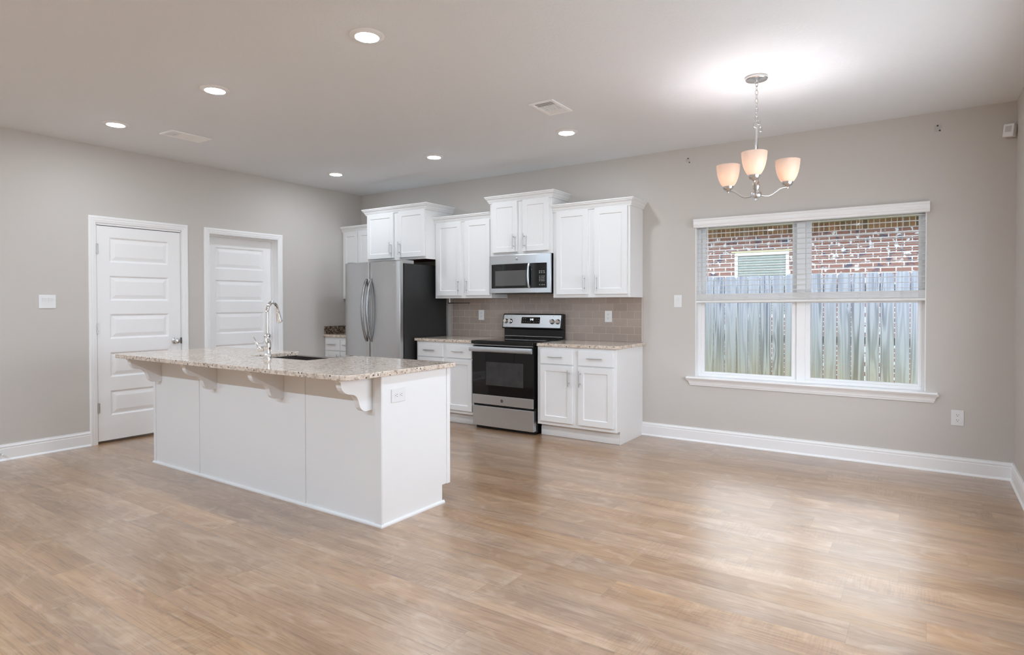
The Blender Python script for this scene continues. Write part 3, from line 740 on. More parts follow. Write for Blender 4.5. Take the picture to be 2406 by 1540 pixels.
# ------------------------------------------------------------------ refrigerator
fx0, fx1 = .652, 1.543; fxc = .5 * (fx0 + fx1)
fg = thing('refrigerator', 'stainless french-door refrigerator with dark grey sides', 'refrigerator', (fxc, -.45, 0))
MB().box(fx0 + .006, fx1 - .003, -.765, -.045, .035, 1.750).build('cabinet_body', DKSTEEL, fg, bevel=.004)
MB().box(fx0 + .01, fx1 - .012, -.782, -.765, .045, 1.748).build('door_gasket', DARK, fg)
def bulge(x): return -.848 - .030 * (1 - ((x - fxc) / (fx1 - fx0) * 2) ** 2)
def fdoor(name, a, b, z0, z1):
    n = 14; r = .012; pts = [(a, -.783)]
    for k in range(n + 1):
        x = a + (b - a) * k / n; y = bulge(x)
        e = min(x - a, b - x)
        if e < r: y += r - math.sqrt(max(0, r * r - (r - e) ** 2))
        pts.append((x, y))
    pts.append((b, -.783))
    return MB().prism(pts, 'z', z0, z1, True).build(name, STEELV, fg, bevel=.004)
gap = .003
dl = fdoor('door', fx0, fxc - gap, .692, 1.776); dr_ = fdoor('door', fxc + gap, fx1, .692, 1.776)
fz = fdoor('freezer_drawer', fx0, fx1, .060, .680)
def fhandle(parent, xb, sgn):
    pts = []
    for k in range(25):
        t_ = k / 24; z = .885 + t_ * .685; b_ = sin(pi * t_) ** .8
        pts.append((xb, bulge(xb) - .008 - .066 * b_, z))
    mb = MB().tube(pts, [.012 if k in (0, 24) else .0155 for k in range(25)], 12)
    for z, k in ((.892, 0), (1.563, 24)): mb.box(xb - .012, xb + .012, bulge(xb) - .012, bulge(xb) + .004, z - .022, z + .022)
    return mb.build('handle', HSTEEL, parent)
HSTEEL = pbr('handle_steel', (0.34, 0.34, 0.345, 1), 0.25, metal=1.0, noise=0.05, nscale=60)
fhandle(dl, fxc - .036, -1); fhandle(dr_, fxc + .040, 1)
MB().tube([(fx0 + .08, -.93, .62), (fx1 - .08, -.93, .62)], .013, 12).box(fx0 + .09, fx0 + .115, -.93, -.85, .61, .63).box(fx1 - .115, fx1 - .09, -.93, -.85, .61, .63).build('handle', STEEL, fz)
HC = pbr('hinge_cover_grey', (0.36, 0.36, 0.36, 1), 0.4, noise=0.03)
for a in (fx1 - .085, fx0 + .01): MB().box(a, a + .075, -.815, -.600, 1.7505, 1.790).build('hinge_cover', HC, fg, bevel=.006)
bd = MB(); bx = fx1 - .122
for k in range(7): bd.box(bx + k * .011, bx + k * .011 + .0075, bulge(bx + .04) - .0012, bulge(bx + .04) + .006, 1.728, 1.7365)
bd.build('nameplate', MARK, dr_)
for a in (fx0 + .05, fx1 - .09):
    for b in (-.70, -.14): MB().box(a, a + .04, b, b + .07, 0, .036).build('foot', DARK, fg)
MB().box(fx0 + .02, fx1 - .02, -.80, -.77, .01, .055).build('kick_grille', DARK, fg)

# ------------------------------------------------------------------ range
rx0, rx1 = 2.404, 3.163
rg = thing('electric_range', 'stainless and black freestanding electric range', 'range', (.5 * (rx0 + rx1), -.3, 0))
MB().box(rx0, rx1, -.598, -.02, .022, .905).box(rx0 + .01, rx1 - .01, -.59, -.03, .0, .03).build('oven_body', BLACK, rg, bevel=.002)
MB().box(rx0 - .001, rx1 + .001, -.672, -.10, .885, .9185).build('cooktop', BLACK, rg, bevel=.006, seg=3)
MB().box(rx0 + .03, rx1 - .03, -.640, -.115, .9187, .9205).build('glass_top', BGLASS, rg)
MB().box(rx0 + .01, rx1 - .01, -.640, -.598, .868, .884).build('vent_trim', BLACK, rg)
MB().box(rx0 + .012, rx1 - .012, -.6445, -.640, .872, .877).build('vent_chrome_strip', STEEL, rg)
dr = MB().box(rx0 + .003, rx1 - .003, -.646, -.599, .262, .864).build('oven_door', BLACK, rg, bevel=.003)
MB().box(rx0 + .003, rx1 - .003, -.6505, -.6465, .3585, .800).build('door_glass', BGLASS, dr)
MB().box(2.582, 3.042, -.6515, -.6508, .461, .702).build('door_window', OVENWIN, dr)
MB().box(rx0 + .002, rx1 - .002, -.656, -.6465, .263, .358).build('door_trim', STEEL, dr, bevel=.002)
hb = MB(); pts = []
hb.prism([(-.692, .806), (-.702, .815), (-.705, .832), (-.702, .850), (-.692, .858), (-.682, .858), (-.678, .850), (-.678, .815), (-.682, .806)], 'x', rx0 - .006, rx1 + .002, True)
hb.box(rx0 + .02, rx0 + .06, -.685, -.648, .818, .848).box(rx1 - .06, rx1 - .02, -.685, -.648, .818, .848)
hb.build('door_handle', STEEL, dr)
MB().lathe([(0, 0), (.017, 0), (.017, .002), (.0145, .003), (.0145, .0022), (.0, .0022)], (2.785, -.656, .311), (0, -1, 0), 28).build('logo_badge', pbr('grey_badge', (0.16, 0.16, 0.165, 1), 0.3, metal=0.8, noise=0.04), dr)
MB().tube([(2.785 + .0095 * cos(a / 12 * 2 * pi) * (1 if a < 13 else .5), -.6587, .311 + .0095 * sin(a / 12 * 2 * pi)) for a in range(13)], .0007, 5).tube([(2.779, -.6587, .306), (2.783, -.6587, .315), (2.787, -.6587, .307), (2.791, -.6587, .315)], .0007, 5).build('logo_emblem', NICKEL, dr)
dw = MB().box(rx0 + .003, rx1 - .003, -.648, -.599, .033, .240).build('storage_drawer', STEEL, rg, bevel=.003)
# backguard
bg = MB()
bg.prism([(-.020, .918), (-.060, .918), (-.060, 1.020), (-.104, 1.028), (-.104, 1.034), (-.074, 1.182), (-.064, 1.190), (-.020, 1.186)], 'x', rx0 + .0, rx1 + .006)
bgo = bg.build('backguard', BLACK, rg, bevel=.004)
MB().box(rx0 + .01, rx1 - .01, -.0625, -.0602, .940, .944).build('backguard_strip', STEEL, bgo)
def slope_y(z): return -.104 + (z - 1.034) / (1.182 - 1.034) * .030
def onslope(poly, d0, d1):
    """poly in (x, z) laid on the tilted console face, from depth d0 to d1 outward"""
    nz_ = Vector((0, -(1.182 - 1.034), .030)).normalized() ; nz_ = Vector((0, -abs(nz_.y), abs(nz_.z)))
    n = len(poly); A = [Vector((x, slope_y(z), z)) for x, z in poly]
    vs = [p + nz_ * d0 for p in A] + [p + nz_ * d1 for p in A]
    fs = [list(range(n)), list(range(n, 2 * n))] + [[i, (i + 1) % n, n + (i + 1) % n, n + i] for i in range(n)]
    return MB().add(vs, fs), nz_
m_, NZ = onslope(rrect(rx0 + .012, rx1 - .012, 1.040, 1.176, .010), .0004, .003)
cp = m_.build('control_panel', STEEL, bgo, bevel=.001)
m_, _ = onslope(rrect(2.655, 2.893, 1.082, 1.152, .008), .0032, .0045); dp = m_.build('display', BGLASS, bgo)
seg = {'0': 'abcdef', '4': 'fgbc', '5': 'afgcd'}
def digit(mb, ch, x, z, h, w):
    t2 = .0019
    S = {'a': (x, x + w, z + h - t2, z + h), 'd': (x, x + w, z, z + t2), 'g': (x, x + w, z + h / 2 - t2 / 2, z + h / 2 + t2 / 2),
         'f': (x, x + t2, z + h / 2, z + h), 'b': (x + w - t2, x + w, z + h / 2, z + h), 'e': (x, x + t2, z, z + h / 2), 'c': (x + w - t2, x + w, z, z + h / 2)}
    for s_ in seg[ch]:
        a, b, c_, d_ = S[s_]; q, _ = onslope([(a, c_), (b, c_), (b, d_), (a, d_)], .0046, .0050); mb.add(q.v, q.f)
dg = MB()
for ch, x in (('5', 2.769), ('4', 2.786), ('0', 2.799)): digit(dg, ch, x, 1.117, .019, .0095)
for z in (1.122, 1.130):
    q, _ = onslope([(2.7815, z), (2.7835, z), (2.7835, z + .002), (2.7815, z + .002)], .0046, .0050); dg.add(q.v, q.f)
dg.build('clock_digits', DIGIT, dp)
bmk = pbr('dim_print', (0.30, 0.30, 0.30, 1), 0.5, noise=0.05)
for x, z in ((2.675, 1.132), (2.703, 1.132), (2.675, 1.103), (2.705, 1.103), (2.735, 1.098), (2.765, 1.098), (2.81, 1.096), (2.845, 1.128), (2.872, 1.128), (2.845, 1.100), (2.872, 1.100)):
    q, _ = onslope([(x, z), (x + .010, z), (x + .010, z + .005), (x, z + .005)], .0046, .0049); q.build('touch_button', bmk, dp)
for x in (2.449, 2.510, 3.047, 3.117):
    z = 1.106; p0 = Vector((x, slope_y(z), z)) + NZ * .003
    kb = MB().lathe([(0, 0), (.025, 0), (.025, .006), (.0225, .008), (.021, .024), (.019, .027), (0, .027)], p0, NZ, 28).build('control_knob', CHROME, bgo)
    MB().lathe([(.0225, 0), (.0275, 0), (.0275, .003), (.0225, .003)], p0 + NZ * .0002, NZ, 28, closed=True).build('knob_skirt', BLACK, kb)
for x, z in ((2.456, 1.160), (2.517, 1.160), (3.057, 1.160), (3.124, 1.160), (2.563, 1.128), (2.563, 1.106)):
    q, _ = onslope([(x - .004, z), (x + .004, z), (x + .004, z + .004), (x - .004, z + .004)], .0031, .0034); q.build('burner_mark', MARKD, cp)

# ------------------------------------------------------------------ microwave
mx0, mx1 = 2.415, 3.182; mz0, mz1 = 1.412, 1.8155
mw = thing('microwave_oven', 'stainless over-the-range microwave under the tallest wall cabinet', 'microwave', (.5 * (mx0 + mx1), -.2, mz0))
MB().box(mx0 + .002, mx1 - .002, -.332, -.010, mz0 + .004, mz1 - .002).build('microwave_body', BLACK, mw)
mxc = .5 * (mx0 + mx1)
def mb_y(x, d=0): return -.352 - .030 * (1 - ((x - mxc) / (mx1 - mx0) * 2) ** 2) - d
def curved(x0, x1, z0, z1, d0, d1, n=16):
    pts = [(x0 + (x1 - x0) * k / n, mb_y(x0 + (x1 - x0) * k / n, d1)) for k in range(n + 1)] + [(x1 - (x1 - x0) * k / n, mb_y(x1 - (x1 - x0) * k / n, d0)) for k in range(n + 1)]
    return MB().prism(pts, 'z', z0, z1, True)
fp = [(mx0, -.330)] + [(mx0 + (mx1 - mx0) * k / 20, mb_y(mx0 + (mx1 - mx0) * k / 20)) for k in range(21)] + [(mx1, -.330)]
front = MB().prism(fp, 'z', mz0, mz1, True).build('front_panel', STEEL, mw, bevel=.003)
curved(2.428, 3.022, 1.7235, mz1 - .004, -.001, .0035).build('door_top_band', STEEL, mw, bevel=.001)
curved(2.428, 3.022, mz0 + .004, 1.4605, -.001, .0035).build('door_bottom_band', STEEL, mw, bevel=.001)
dg_ = curved(2.4455, 2.972, 1.463, 1.7205, -.001, .0045).build('door', BGLASS, mw, bevel=.002)
curved(2.500, 2.905, 1.490, 1.650, .0046, .0052).build('window', MWWIN, dg_)
pn_ = curved(2.974, 3.140, 1.463, 1.7205, -.001, .0040).build('control_panel', BGLASS, mw, bevel=.002)
hx = 2.944; hp = []
for k in range(17):
    t_ = k / 16; hp.append((hx, mb_y(hx) - .010 - .026 * sin(pi * t_) ** .6, 1.466 + t_ * .246))
hm = MB().tube(hp, .0115, 12); hm.box(hx - .010, hx + .010, mb_y(hx) - .012, mb_y(hx) + .001, 1.463, 1.488).box(hx - .010, hx + .010, mb_y(hx) - .012, mb_y(hx) + .001, 1.690, 1.716)
hm.build('handle', STEEL, dg_)
for z, xs, w in ((1.634, (3.062, 3.086, 3.110), .014), (1.618, (3.062, 3.086, 3.112), .012), (1.582, (3.062, 3.080, 3.096, 3.112), .007), (1.566, (3.062, 3.080, 3.096, 3.110), .007),
                 (1.550, (3.062, 3.080, 3.096, 3.111), .007), (1.534, (3.061, 3.080, 3.096, 3.111), .008), (1.494, (3.064, 3.089, 3.112), .010)):
    for x in xs: c_ = curved(x - w / 2, x + w / 2, z - .003, z + .003, .0040, .0046, 1); c_.build('key', MARK, pn_)
MB().lathe([(0, 0), (.0155, 0), (.0155, .002), (.0130, .003), (.0128, .0018), (0, .0018)], (2.792, mb_y(2.792) - .0035, 1.767), (0, -1, 0), 28).build('logo_badge', NICKEL, mw)
MB().tube([(2.792 + .0080 * cos(a / 14 * 2 * pi), mb_y(2.792) - .0056, 1.767 + .0080 * sin(a / 14 * 2 * pi)) for a in range(15)], .0008, 5).tube([(2.787, mb_y(2.792) - .0056, 1.763), (2.790, mb_y(2.792) - .0056, 1.771), (2.794, mb_y(2.792) - .0056, 1.763), (2.797, mb_y(2.792) - .0056, 1.771)], .0008, 5).build('logo_emblem', MARKD, mw)
MB().box(mx0 + .03, mx1 - .03, -.30, -.05, mz0 - .006, mz0 + .003).build('vent_filter', pbr('grey_filter', (0.10, 0.10, 0.10, 1), 0.5, metal=0.7, noise=0.2, nscale=200), mw)

# paper towel holder under the cabinet
ph = thing('paper_towel_holder', 'slim metal paper towel bar mounted under the cabinet beside the refrigerator', 'towel holder', (1.69, -.16, 1.309))
TB = pbr('shaded_nickel_rod', (0.30, 0.24, 0.21, 1), 0.25, metal=1.0, noise=0.05, nscale=50)  # nickel rod with its brown shading and reflection put into the colour
MB().tube([(1.664, -.16, 1.309), (1.972, -.16, 1.309)], .0065, 12).build('rod', TB, ph)
MB().lathe([(0, -.008), (.009, -.007), (.011, 0), (.009, .007), (0, .008)], (1.975, -.16, 1.309), (1, 0, 0), 16).build('end_knob', TB, ph)
MB().tube([(1.689, -.16, 1.314), (1.689, -.16, 1.374)], .006, 10).box(1.670, 1.708, -.185, -.135, 1.371, 1.3748).build('bracket', NICKEL, ph)

# ------------------------------------------------------------------ island
ix0, ix1, iyf, iyb = 1.108, 3.735, -3.226, -2.618
isl = thing('kitchen_island', 'white panelled kitchen island standing in the middle of the floor', 'kitchen island', (.5 * (ix0 + ix1), -2.93, 0))
T = .018
MB().box(ix0 + .004, ix1 - .004, iyf, iyf + T, .0, .884).build('front_panel', WHITE, isl)
for x in (1.786, 3.042): MB().box(x - .007, x + .007, iyf - .005, iyf, .016, .884).build('panel_batten', WHITE, isl, bevel=.002)
PS = [(iyf + .001, .0), (-2.690, .0), (-2.690, .118), (iyb, .118), (iyb, .884), (iyf + .001, .884)]
MB().prism(PS, 'x', ix1 - T, ix1).build('end_panel', WHITE, isl, bevel=.001, seg=1)
MB().prism(PS, 'x', ix0, ix0 + T).build('end_panel', WHITE, isl, bevel=.001, seg=1)
MB().box(ix1 - .050, ix1 + .0055, iyf - .006, iyf, .016, .884).box(ix1, ix1 + .0055, iyf, iyf + .014, .016, .884).build('corner_moulding', WHITE, isl, bevel=.003)
MB().box(ix0 - .004, ix0 + .030, iyf - .006, iyf, .016, .884).box(ix0 - .004, ix0, iyf, iyf + .014, .016, .884).build('corner_moulding', WHITE, isl, bevel=.003)
SP = [(0.0, 0.0), (.013, 0.0), (.013, .008), (.010, .014), (.004, .018), (0.0, .018)]
MB().sweep([lambda o: (ix0 - o, -2.70), lambda o: (ix0 - o, iyf - o), lambda o: (ix1 + o, iyf - o), lambda o: (ix1 + o, -2.678)], SP).build('shoe_moulding', WHITE, isl)
# kitchen side: face frame, leaving the sink bay open at the top
kb = MB(); kb.box(ix0 + T, ix1 - T, -2.690 - .012, -2.690, .0, .118).box(ix0 + T, ix1 - T, iyb - .55, iyb, .118, .136).box(ix0 + T, 2.12, iyb - .02, iyb, .136, .884).box(2.85, ix1 - T, iyb - .02, iyb, .136, .884).box(2.12, 2.85, iyb - .02, iyb, .136, .640)
kb.build('carcass', WHITE, isl)
MB().box(ix1 + .0002, ix1 + .006, iyb - .030, iyb + .002, .118, .884).build('face_frame_edge', WHITE, isl, bevel=.001)
for a, b in ((1.16, 1.62), (1.64, 2.10), (2.14, 2.47), (2.50, 2.83), (2.87, 3.28), (3.30, 3.70)):
    zt2 = .62 if 2.12 < a < 2.85 else .86
    MB().box(a, b, iyb + .0005, iyb + .020, .15, zt2).build('door', WHITE, isl)
# corbels
CP = [(.0, .0), (.0, .205), (.252, .205), (.252, .190), (.240, .184), (.240, .172), (.236, .155), (.226, .138), (.208, .122), (.185, .113), (.160, .109), (.140, .103), (.122, .090),
      (.110, .070), (.103, .048), (.094, .026), (.082, .012), (.066, .003), (.050, .0)]
for x in (1.205, 2.010, 2.800, 3.640):
    MB().prism([(iyf - .0005 - d * .97, .678 + z) for d, z in CP], 'x', x - .022, x + .022).build('corbel', WHITE, isl, bevel=.002)

# island countertop with the open-backed sink cut-out
cx0, cx1, cyf, cyb = 1.105, 3.782, -3.529, -2.600
def arc(cx, cy, r, a0, n=8): return [(cx + r * cos(radians(a0 + 90 * k / n)), cy + r * sin(radians(a0 + 90 * k / n))) for k in range(n + 1)]
SX0, SX1, SY = 2.143, 2.829, -3.046
poly = arc(cx0 + .045, cyf + .045, .045, 180) + arc(cx1 - .085, cyf + .085, .085, 270) + arc(cx1 - .012, cyb - .012, .012, 0)
poly += [(SX1, cyb), (SX1, SY), (SX0, SY), (SX0, cyb)] + arc(cx0 + .03, cyb - .03, .03, 90)
ic = thing('island_countertop', 'large speckled granite countertop on the island', 'countertop', (.5 * (cx0 + cx1), -3.06, .884))
MB().prism(poly, 'z', .8845, .914).build('slab', GRANITE, ic, bevel=.004, seg=3)

# sink
sk_ = thing('farmhouse_sink', 'stainless apron-front sink let into the island countertop', 'sink', (2.486, -2.82, .66))
SS = pbr('sink_steel', (0.42, 0.40, 0.385, 1), 0.22, metal=1.0, noise=0.05, nscale=60)
sb = MB(); a, b = SX0 - .008, SX1 + .008; zb = .665; zr = .8835
sb.box(a - .012, a, SY - .012, -2.600, zb, zr).box(b, b + .012, SY - .012, -2.600, zb, zr).box(a, b, SY - .018, SY - .006, zb, zr).box(a, b, SY - .006, -2.625, zb, zb + .012)
sbo = sb.build('basin', SS, sk_, bevel=.003)
MB().box(SX0 + .002, SX1 - .002, -2.624, -2.577, .645, .8880).build('apron_front', SS, sk_, bevel=.006, seg=3)
MB().lathe([(.0, .0), (.04, .0), (.04, .003), (.0, .003)], (2.486, -2.85, zb + .0122), (0, 0, 1), 20).build('drain', CHROME, sk_)

# faucet
fb = Vector((2.481, -3.115, .9145))
fa = thing('kitchen_faucet', 'chrome gooseneck pull-down faucet on the island countertop', 'faucet', fb)
MB().lathe([(0, 0), (.030, 0), (.030, .006), (.0265, .009), (.0265, .013), (.0285, .018), (.0255, .022), (.0225, .050), (.0255, .075), (.0275, .092), (.0255, .112), (.0195, .135), (.0145, .152), (.0155, .156), (.0195, .160), (.0195, .166), (.0150, .170), (.0135, .180), (0, .180)], fb, (0, 0, 1), 28).build('faucet_body', CHROME, fa)
sd = Vector((-.50, .866, 0)); pts = []
zr0, Rn = .315, .083
pts += [fb + Vector((0, 0, z)) for z in (.170, .22, .27, zr0)]
for k in range(1, 17):
    t_ = radians(k * 10.2); pts.append(fb + sd * (Rn - Rn * cos(t_)) + Vector((0, 0, zr0 + Rn * sin(t_))))
MB().tube(pts, .0125, 16).build('spout', CHROME, fa)
e0 = pts[-1]; ed = (pts[-1] - pts[-2]).normalized()
MB().lathe([(0, -.002), (.0140, -.002), (.0150, .004), (.0135, .010), (.0150, .022), (.0185, .050), (.0215, .072), (.0235, .084), (.0235, .090), (.018, .094), (0, .094)], e0, ed, 24).build('spray_head', CHROME, fa)
ld = Vector((-.866, -.50, 0))
lv = MB().lathe([(.0, .0), (.018, .0), (.018, .030), (.020, .034), (.020, .042), (.016, .048), (.0, .050)], fb + Vector((0, 0, .068)) + ld * .020, ld, 20)
l0 = fb + Vector((0, 0, .070)) + ld * .062
lv.tube([l0 - Vector((0, 0, .018)), l0 + Vector((0, 0, .0)), l0 + ld * .012 + Vector((0, 0, .025)), l0 + ld * .030 + Vector((0, 0, .060)), l0 + ld * .040 + Vector((0, 0, .082))], [.006, .010, .0085, .0085, .0055], 12)
lv.build('lever_handle', CHROME, fa)

# ------------------------------------------------------------------ plates on walls (local: plate in x-z, facing -y)
def outlet(label, loc, rot, tilt=False, group='duplex wall outlets'):
    o = thing('wall_outlet', label, 'outlet', loc, group, rot)
    R = Matrix.Rotation(radians(90), 4, 'Y') if tilt else Matrix.Identity(4)
    MB().box(-.040, .040, -.006, -.0003, -.0585, .0585).xf(R).build('cover_plate', PLATE, o, bevel=.003, local=True)
    for s in (.0195, -.0195):
        rc_ = MB().prism([(.017 * cos(t / 20 * 2 * pi), s + max(-.0135, min(.0135, .017 * sin(t / 20 * 2 * pi)))) for t in range(20)], 'y', -.0075, -.0055).xf(R).build('receptacle', PLATE, o, local=True)
        MB().box(-.0075, -.0050, -.0079, -.0074, s + .0005, s + .0085).box(.0050, .0075, -.0079, -.0074, s + .0015, s + .0085).lathe([(0, 0), (.0026, 0), (.0026, .0005), (0, .0005)], (0, -.0074, s - .0065), (0, -1, 0), 10).xf(R).build('socket_slots', SLOT, rc_, local=True)
    return o
outlet('white outlet on the taupe tile between refrigerator and range', (2.045, -.009, 1.169), (0, 0, 0))
outlet('white outlet on the taupe tile right of the range', (3.663, -.009, 1.169), (0, 0, 0))
outlet('white outlet low on the painted wall beyond the window sill', (6.548, 0, .4285), (0, 0, 0))
outlet('white sideways outlet on the end panel of the island', (ix1, -3.090, .756), (0, 0, radians(90)), True)
def switch(label, loc, rot, n):
    o = thing('light_switch', label, 'light switch', loc, None, rot); w = .0385 if n == 1 else .0635
    MB().box(-w, w, -.006, -.0003, -.059, .059).build('cover_plate', PLATE, o, bevel=.003, local=True)
    for k in range(n):
        c = (k - (n - 1) / 2) * .046
        MB().add([(c - .0165, -.0062, -.033), (c + .0165, -.0062, -.033), (c + .0165, -.0075, 0), (c - .0165, -.0075, 0), (c + .0165, -.0115, .033), (c - .0165, -.0115, .033), (c - .0165, -.005, -.033), (c + .0165, -.005, -.033), (c + .0165, -.005, .033), (c - .0165, -.005, .033)],
                 [(0, 1, 2, 3), (3, 2, 4, 5), (5, 4, 8, 9), (0, 6, 7, 1), (0, 3, 5, 9, 6), (1, 7, 8, 4, 2), (6, 9, 8, 7)]).build('rocker', PLATE, o, local=True)
    return o
switch('double rocker light switch on the wall left of the doors', (0, -3.582, 1.324), (0, 0, radians(90)), 2)
switch('single rocker light switch between the cabinets and the window', (4.3825, 0, 1.321), (0, 0, 0), 1)

# bare patches with screw holes near the ceiling
def patch(label, x, z, kpts, holes):
    o = thing('bracket_patch', label, 'wall patch', (x, 0, z), 'bare bracket patches near the ceiling')
    MB().prism([(x + a, z + b) for a, b in kpts], 'y', -.0012, -.0002).build('bare_patch', PATCH, o)
    for a, b in holes: MB().lathe([(0, 0), (.0062, 0), (.0062, .0006), (0, .0006)], (x + a, -.0012, z + b), (0, -1, 0), 14).build('screw_hole', SLOT, o)
patch('small bare patch with two screw holes above the light switch side of the window', 4.474, 2.648, [(-.024, .008), (-.006, .026), (.018, .030), (.021, -.006), (.016, -.022), (-.008, -.016), (-.022, -.006)], [(.003, .020), (.016, -.018)])
patch('small bare patch with two screw holes between window and motion sensor', 6.414, 2.640, [(-.026, .020), (-.018, .028), (.010, .030), (.026, .014), (.022, .000), (.014, -.026), (-.024, -.026)], [(-.004, .020), (.010, -.018)])

# motion sensor in the corner
ms = thing('motion_sensor', 'small white motion sensor high in the corner near the ceiling', 'sensor', (XR - .040, -.040, 2.545), None, (0, radians(6), radians(-30)))
MB().box(-.033, .033, -.030, .018, -.046, .046).build('housing', PLATE, ms, bevel=.005, local=True)
MB().box(-.019, .019, -.0325, -.0295, -.012, .030).build('lens_window', pbr('sensor_lens', (0.55, 0.55, 0.54, 1), 0.3, noise=0.02), ms, bevel=.003, local=True)
MB().box(-.010, .010, .016, .034, -.02, .02).build('mount', PLATE, ms, local=True)

# spring door stop on the left baseboard
ds = thing('door_stop', 'spring door stop on the baseboard at the left edge', 'door stop', (.0145, -3.925, .062))
sp_ = [(.0145 + .055 * t_ / 80, -3.925 + .006 * cos(t_ / 80 * 2 * pi * 12), .062 + .006 * sin(t_ / 80 * 2 * pi * 12)) for t_ in range(81)]
MB().tube(sp_, .0012, 6).build('spring', NICKEL, ds)
MB().lathe([(0, 0), (.0095, 0), (.0095, .012), (.006, .016), (0, .016)], (.068, -3.925, .062), (1, 0, 0), 16).build('rubber_tip', PLATE, ds)

# ------------------------------------------------------------------ ceiling fixtures
L0 = thing('recessed_light', 'round recessed ceiling light above the outlet end of the island, largest in view', 'ceiling light', (3.811, -3.393, H), 'round recessed ceiling lights')
MB().lathe([(.0, -.0004), (.094, -.0004), (.094, -.0030), (.088, -.0055), (.070, -.0120), (.0645, -.0130), (.0645, -.0100), (.0, -.0100)], (0, 0, 0), (0, 0, 1), 40).build('trim_ring', TRIM, L0, local=True)
MB().lathe([(.0640, -.0102), (.0640, -.0130), (.055, -.0150), (.035, -.0165), (.0, -.0170)], (0, 0, 0), (0, 0, 1), 40).build('led_lens', LENS, L0, local=True)
for loc, lab in (((2.322, -3.393, H), 'round recessed ceiling light above the middle of the island'),
                 ((.896, -3.404, H), 'round recessed ceiling light in front of the two doors, beside the long ceiling vent'),
                 ((.847, -1.131, H), 'round recessed ceiling light in the far corner, before the refrigerator'),
                 ((2.292, -1.115, H), 'round recessed ceiling light in front of the microwave cabinet'),
                 ((3.799, -1.133, H), 'round recessed ceiling light beside the square ceiling vent')):
    dup(L0, loc, lab)

# living-room downlights behind the camera; the dining one is added to brighten the right
LENSB = emit('led_lens_lounge', (0.81, 0.99, 1.19, 1), LEDB)
LENSA = emit('led_lens_added', (0.81, 0.99, 1.19, 1), LEDA)
for loc, lab in (((5.30, -3.393, H), 'round recessed ceiling light out of frame, added to brighten the dining side'), ((.896, -6.90, H), 'round recessed ceiling light out of frame, living room, by the long wall'),
                 ((2.32, -6.90, H), 'round recessed ceiling light out of frame, living room, second from the long wall'), ((3.81, -6.90, H), 'round recessed ceiling light out of frame, living room, third from the long wall'),
                 ((5.30, -6.90, H), 'round recessed ceiling light out of frame, living room, behind the camera')):
    o = dup(L0, loc, lab)
    for c in o.children:
        if c.name.startswith('led_lens'): c.data = c.data.copy(); c.data.materials[0] = LENSA if loc[1] > -6 else LENSB
VENTW = pbr('white_vent_enamel', (0.96, 0.96, 0.965, 1), 0.5, noise=0.005)
VENTD = pbr('vent_shadow_grey', (0.10, 0.10, 0.10, 1), 0.6, noise=0.1)
v1 = thing('ceiling_vent', 'long rectangular white ceiling vent near the left wall', 'air vent', (.999, -2.890, H), 'white ceiling vents')
def vframe(hx_, hy_, bx_, by_):
    m = MB()
    m.box(-hx_, hx_, -hy_, -hy_ + by_, -.008, -.0003).box(-hx_, hx_, hy_ - by_, hy_, -.008, -.0003).box(-hx_, -hx_ + bx_, -hy_ + by_, hy_ - by_, -.008, -.0003).box(hx_ - bx_, hx_, -hy_ + by_, hy_ - by_, -.008, -.0003)
    return m
vframe(.103, .175, .030, .030).build('vent_frame', VENTW, v1, bevel=.003, local=True)
MB().box(-.075, .075, -.147, .147, -.0016, -.0004).build('vent_backing', VENTD, v1, local=True)
lv_ = MB()
for k in range(7):   # first bank: fins across, then two banks of fins lengthwise
    x = -.066 + k * .022; lv_.box(x - .004, x + .004, -.143, -.075, -.0062, -.0020)
lv_.box(-.073, .073, -.075, -.066, -.0075, -.0018)
for k in range(11):
    y = -.058 + k * .0125; lv_.add([(-.073, y, -.0022), (.073, y, -.0022), (.073, y + .0105, -.0062), (-.073, y + .0105, -.0062), (-.073, y, -.0016), (.073, y, -.0016), (.073, y + .0105, -.0056), (-.073, y + .0105, -.0056)], [(0, 3, 2, 1), (4, 5, 6, 7), (0, 1, 5, 4), (1, 2, 6, 5), (2, 3, 7, 6), (3, 0, 4, 7)])
lv_.box(-.073, .073, .076, .085, -.0075, -.0018).box(-.073, .073, .086, .146, -.0055, -.0018)
lv_.build('louvres', VENTW, v1, local=True)
v2 = thing('ceiling_vent', 'square white ceiling vent above the range side of the kitchen', 'air vent', (4.021, -1.776, H), 'white ceiling vents')
vframe(.102, .157, .028, .032).build('vent_frame', VENTW, v2, bevel=.003, local=True)
MB().box(-.076, .076, -.127, .127, -.0016, -.0004).build('vent_backing', VENTD, v2, local=True)
lv_ = MB()
lv_.box(-.074, .074, -.062, -.056, -.0075, -.0018).box(-.074, .074, .056, .062, -.0075, -.0018)
for k in range(8):
    x = -.068 + k * .0195; lv_.box(x - .0055, x + .0055, -.056, .056, -.0066, -.0020)
for k in range(5): lv_.box(-.074, .074, .066 + k * .0118, .066 + k * .0118 + .0095, -.0050, -.0020)
for k in range(3): lv_.box(-.074, .074, -.125 + k * .021, -.125 + k * .021 + .006, -.0050, -.0020)
lv_.build('louvres', VENTW, v2, local=True)

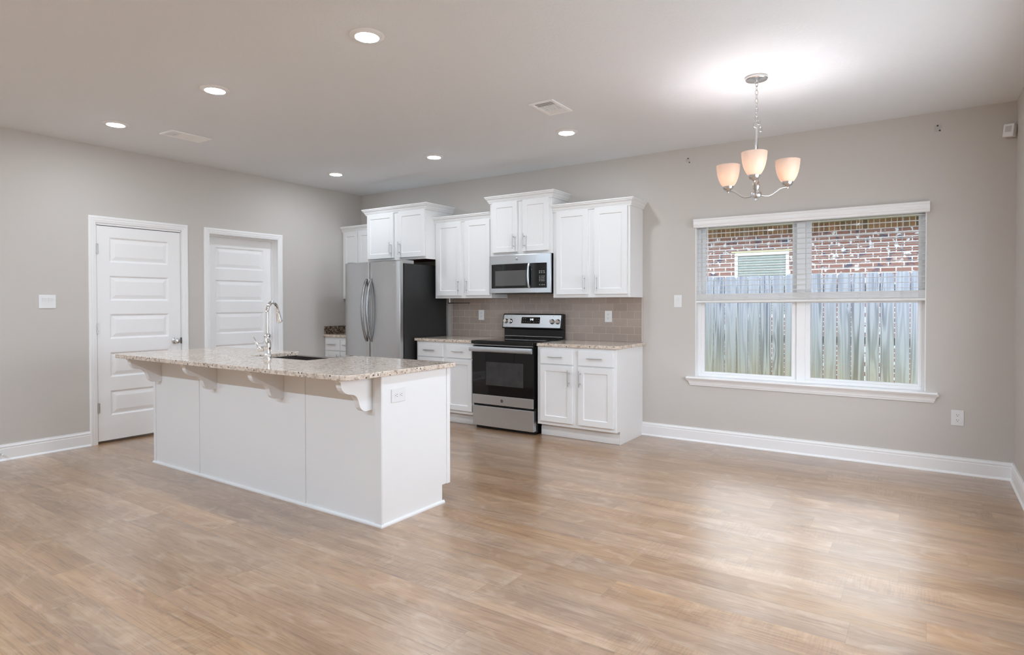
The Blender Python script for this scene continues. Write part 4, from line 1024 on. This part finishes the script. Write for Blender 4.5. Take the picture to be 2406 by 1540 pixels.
# ------------------------------------------------------------------ chandelier
ax, ay = 5.428, -1.550
ch = thing('chandelier', 'three-light brushed nickel chandelier with frosted glass shades hanging from the ceiling', 'chandelier', (ax, ay, H))
MB().lathe([(0, 0), (.066, 0), (.068, -.004), (.068, -.016), (.064, -.021), (.030, -.029), (.012, -.032), (.010, -.040), (0, -.040)], (ax, ay, H - .0003), (0, 0, 1), 36).build('canopy', NICKEL, ch)
def ring(mb, c, rx, rz, ang, r):
    pts = [(c[0] + rx * cos(t / 16 * 2 * pi) * cos(ang), c[1] + rx * cos(t / 16 * 2 * pi) * sin(ang), c[2] + rz * sin(t / 16 * 2 * pi)) for t in range(17)]
    mb.tube(pts, r, 6, caps=False)
cn = MB(); z = H - .046; k = 0
while z > 2.475:
    ring(cn, (ax, ay, z), .0085, .017, radians(35 + 90 * (k % 2)), .0022); z -= .0275; k += 1
ring(cn, (ax - .002, ay, 2.458), .017, .020, radians(35), .0026)
for q, (dx, dz) in enumerate(((.010, .010), (.016, -.012), (.020, -.036))): ring(cn, (ax + dx * 1.2, ay + dx * .8, 2.462 + dz), .0075, .014, radians(35 + 80 * (q % 2)), .0022)
cn.build('chain', NICKEL, ch)
MB().lathe([(0, 0), (.006, 0), (.006, .015), (.009, .020), (.009, .295), (.006, .300), (0, .300)], (ax, ay, 2.140), (0, 0, 1), 20).build('stem', NICKEL, ch)
MB().lathe([(0, 2.160), (.012, 2.158), (.013, 2.150), (.009, 2.142), (.012, 2.120), (.021, 2.085), (.024, 2.065), (.021, 2.045), (.015, 2.036), (.024, 2.030), (.030, 2.022), (.033, 2.012), (.033, 1.996), (.030, 1.989), (.016, 1.983), (.010, 1.980), (.010, 1.968), (.007, 1.965), (0, 1.965)], (ax, ay, 0), (0, 0, 1), 32).build('centre_column', NICKEL, ch)
BR = .0185
for deg in (39, 159, -81):
    u = Vector((cos(radians(deg)), sin(radians(deg)), 0)); P = lambda r_, z_: Vector((ax, ay, z_)) + u * r_
    ctrl = [(.028, 2.003), (.050, 1.998), (.080, 1.998), (.105, 2.008), (.130, 2.026), (.155, 2.044), (.178, 2.054), (.200, 2.057), (.214, 2.058)]
    arm = MB().tube([P(*c) for c in ctrl], .0065, 10).build('arm', NICKEL, ch)
    c = P(.211, 0)
    MB().lathe([(0, 2.046), (.007, 2.047), (.008, 2.054), (.012, 2.060), (.028, 2.068), (.034, 2.080), (.036, 2.090), (.0, 2.090)], c, (0, 0, 1), 28).build('socket_cup', NICKEL, arm)
    so_, si_ = [(.033, 2.0905), (.045, 2.104), (.056, 2.125), (.065, 2.150), (.0715, 2.180), (.0755, 2.215), (.0765, 2.232)], []
    si_ = [(r_ - .0035, z_ + (.004 if i == 0 else 0)) for i, (r_, z_) in enumerate(so_)]
    MB().lathe(so_ + si_[::-1], c, (0, 0, 1), 36, closed=True).build('glass_shade', SHADE, arm)
    MB().lathe([(0, 2.0905), (.012, 2.091), (.012, 2.122), (.020, 2.142), (.0245, 2.162), (.022, 2.180), (.012, 2.191), (0, 2.194)], c, (0, 0, 1), 20).build('light_bulb', BULBM, arm)
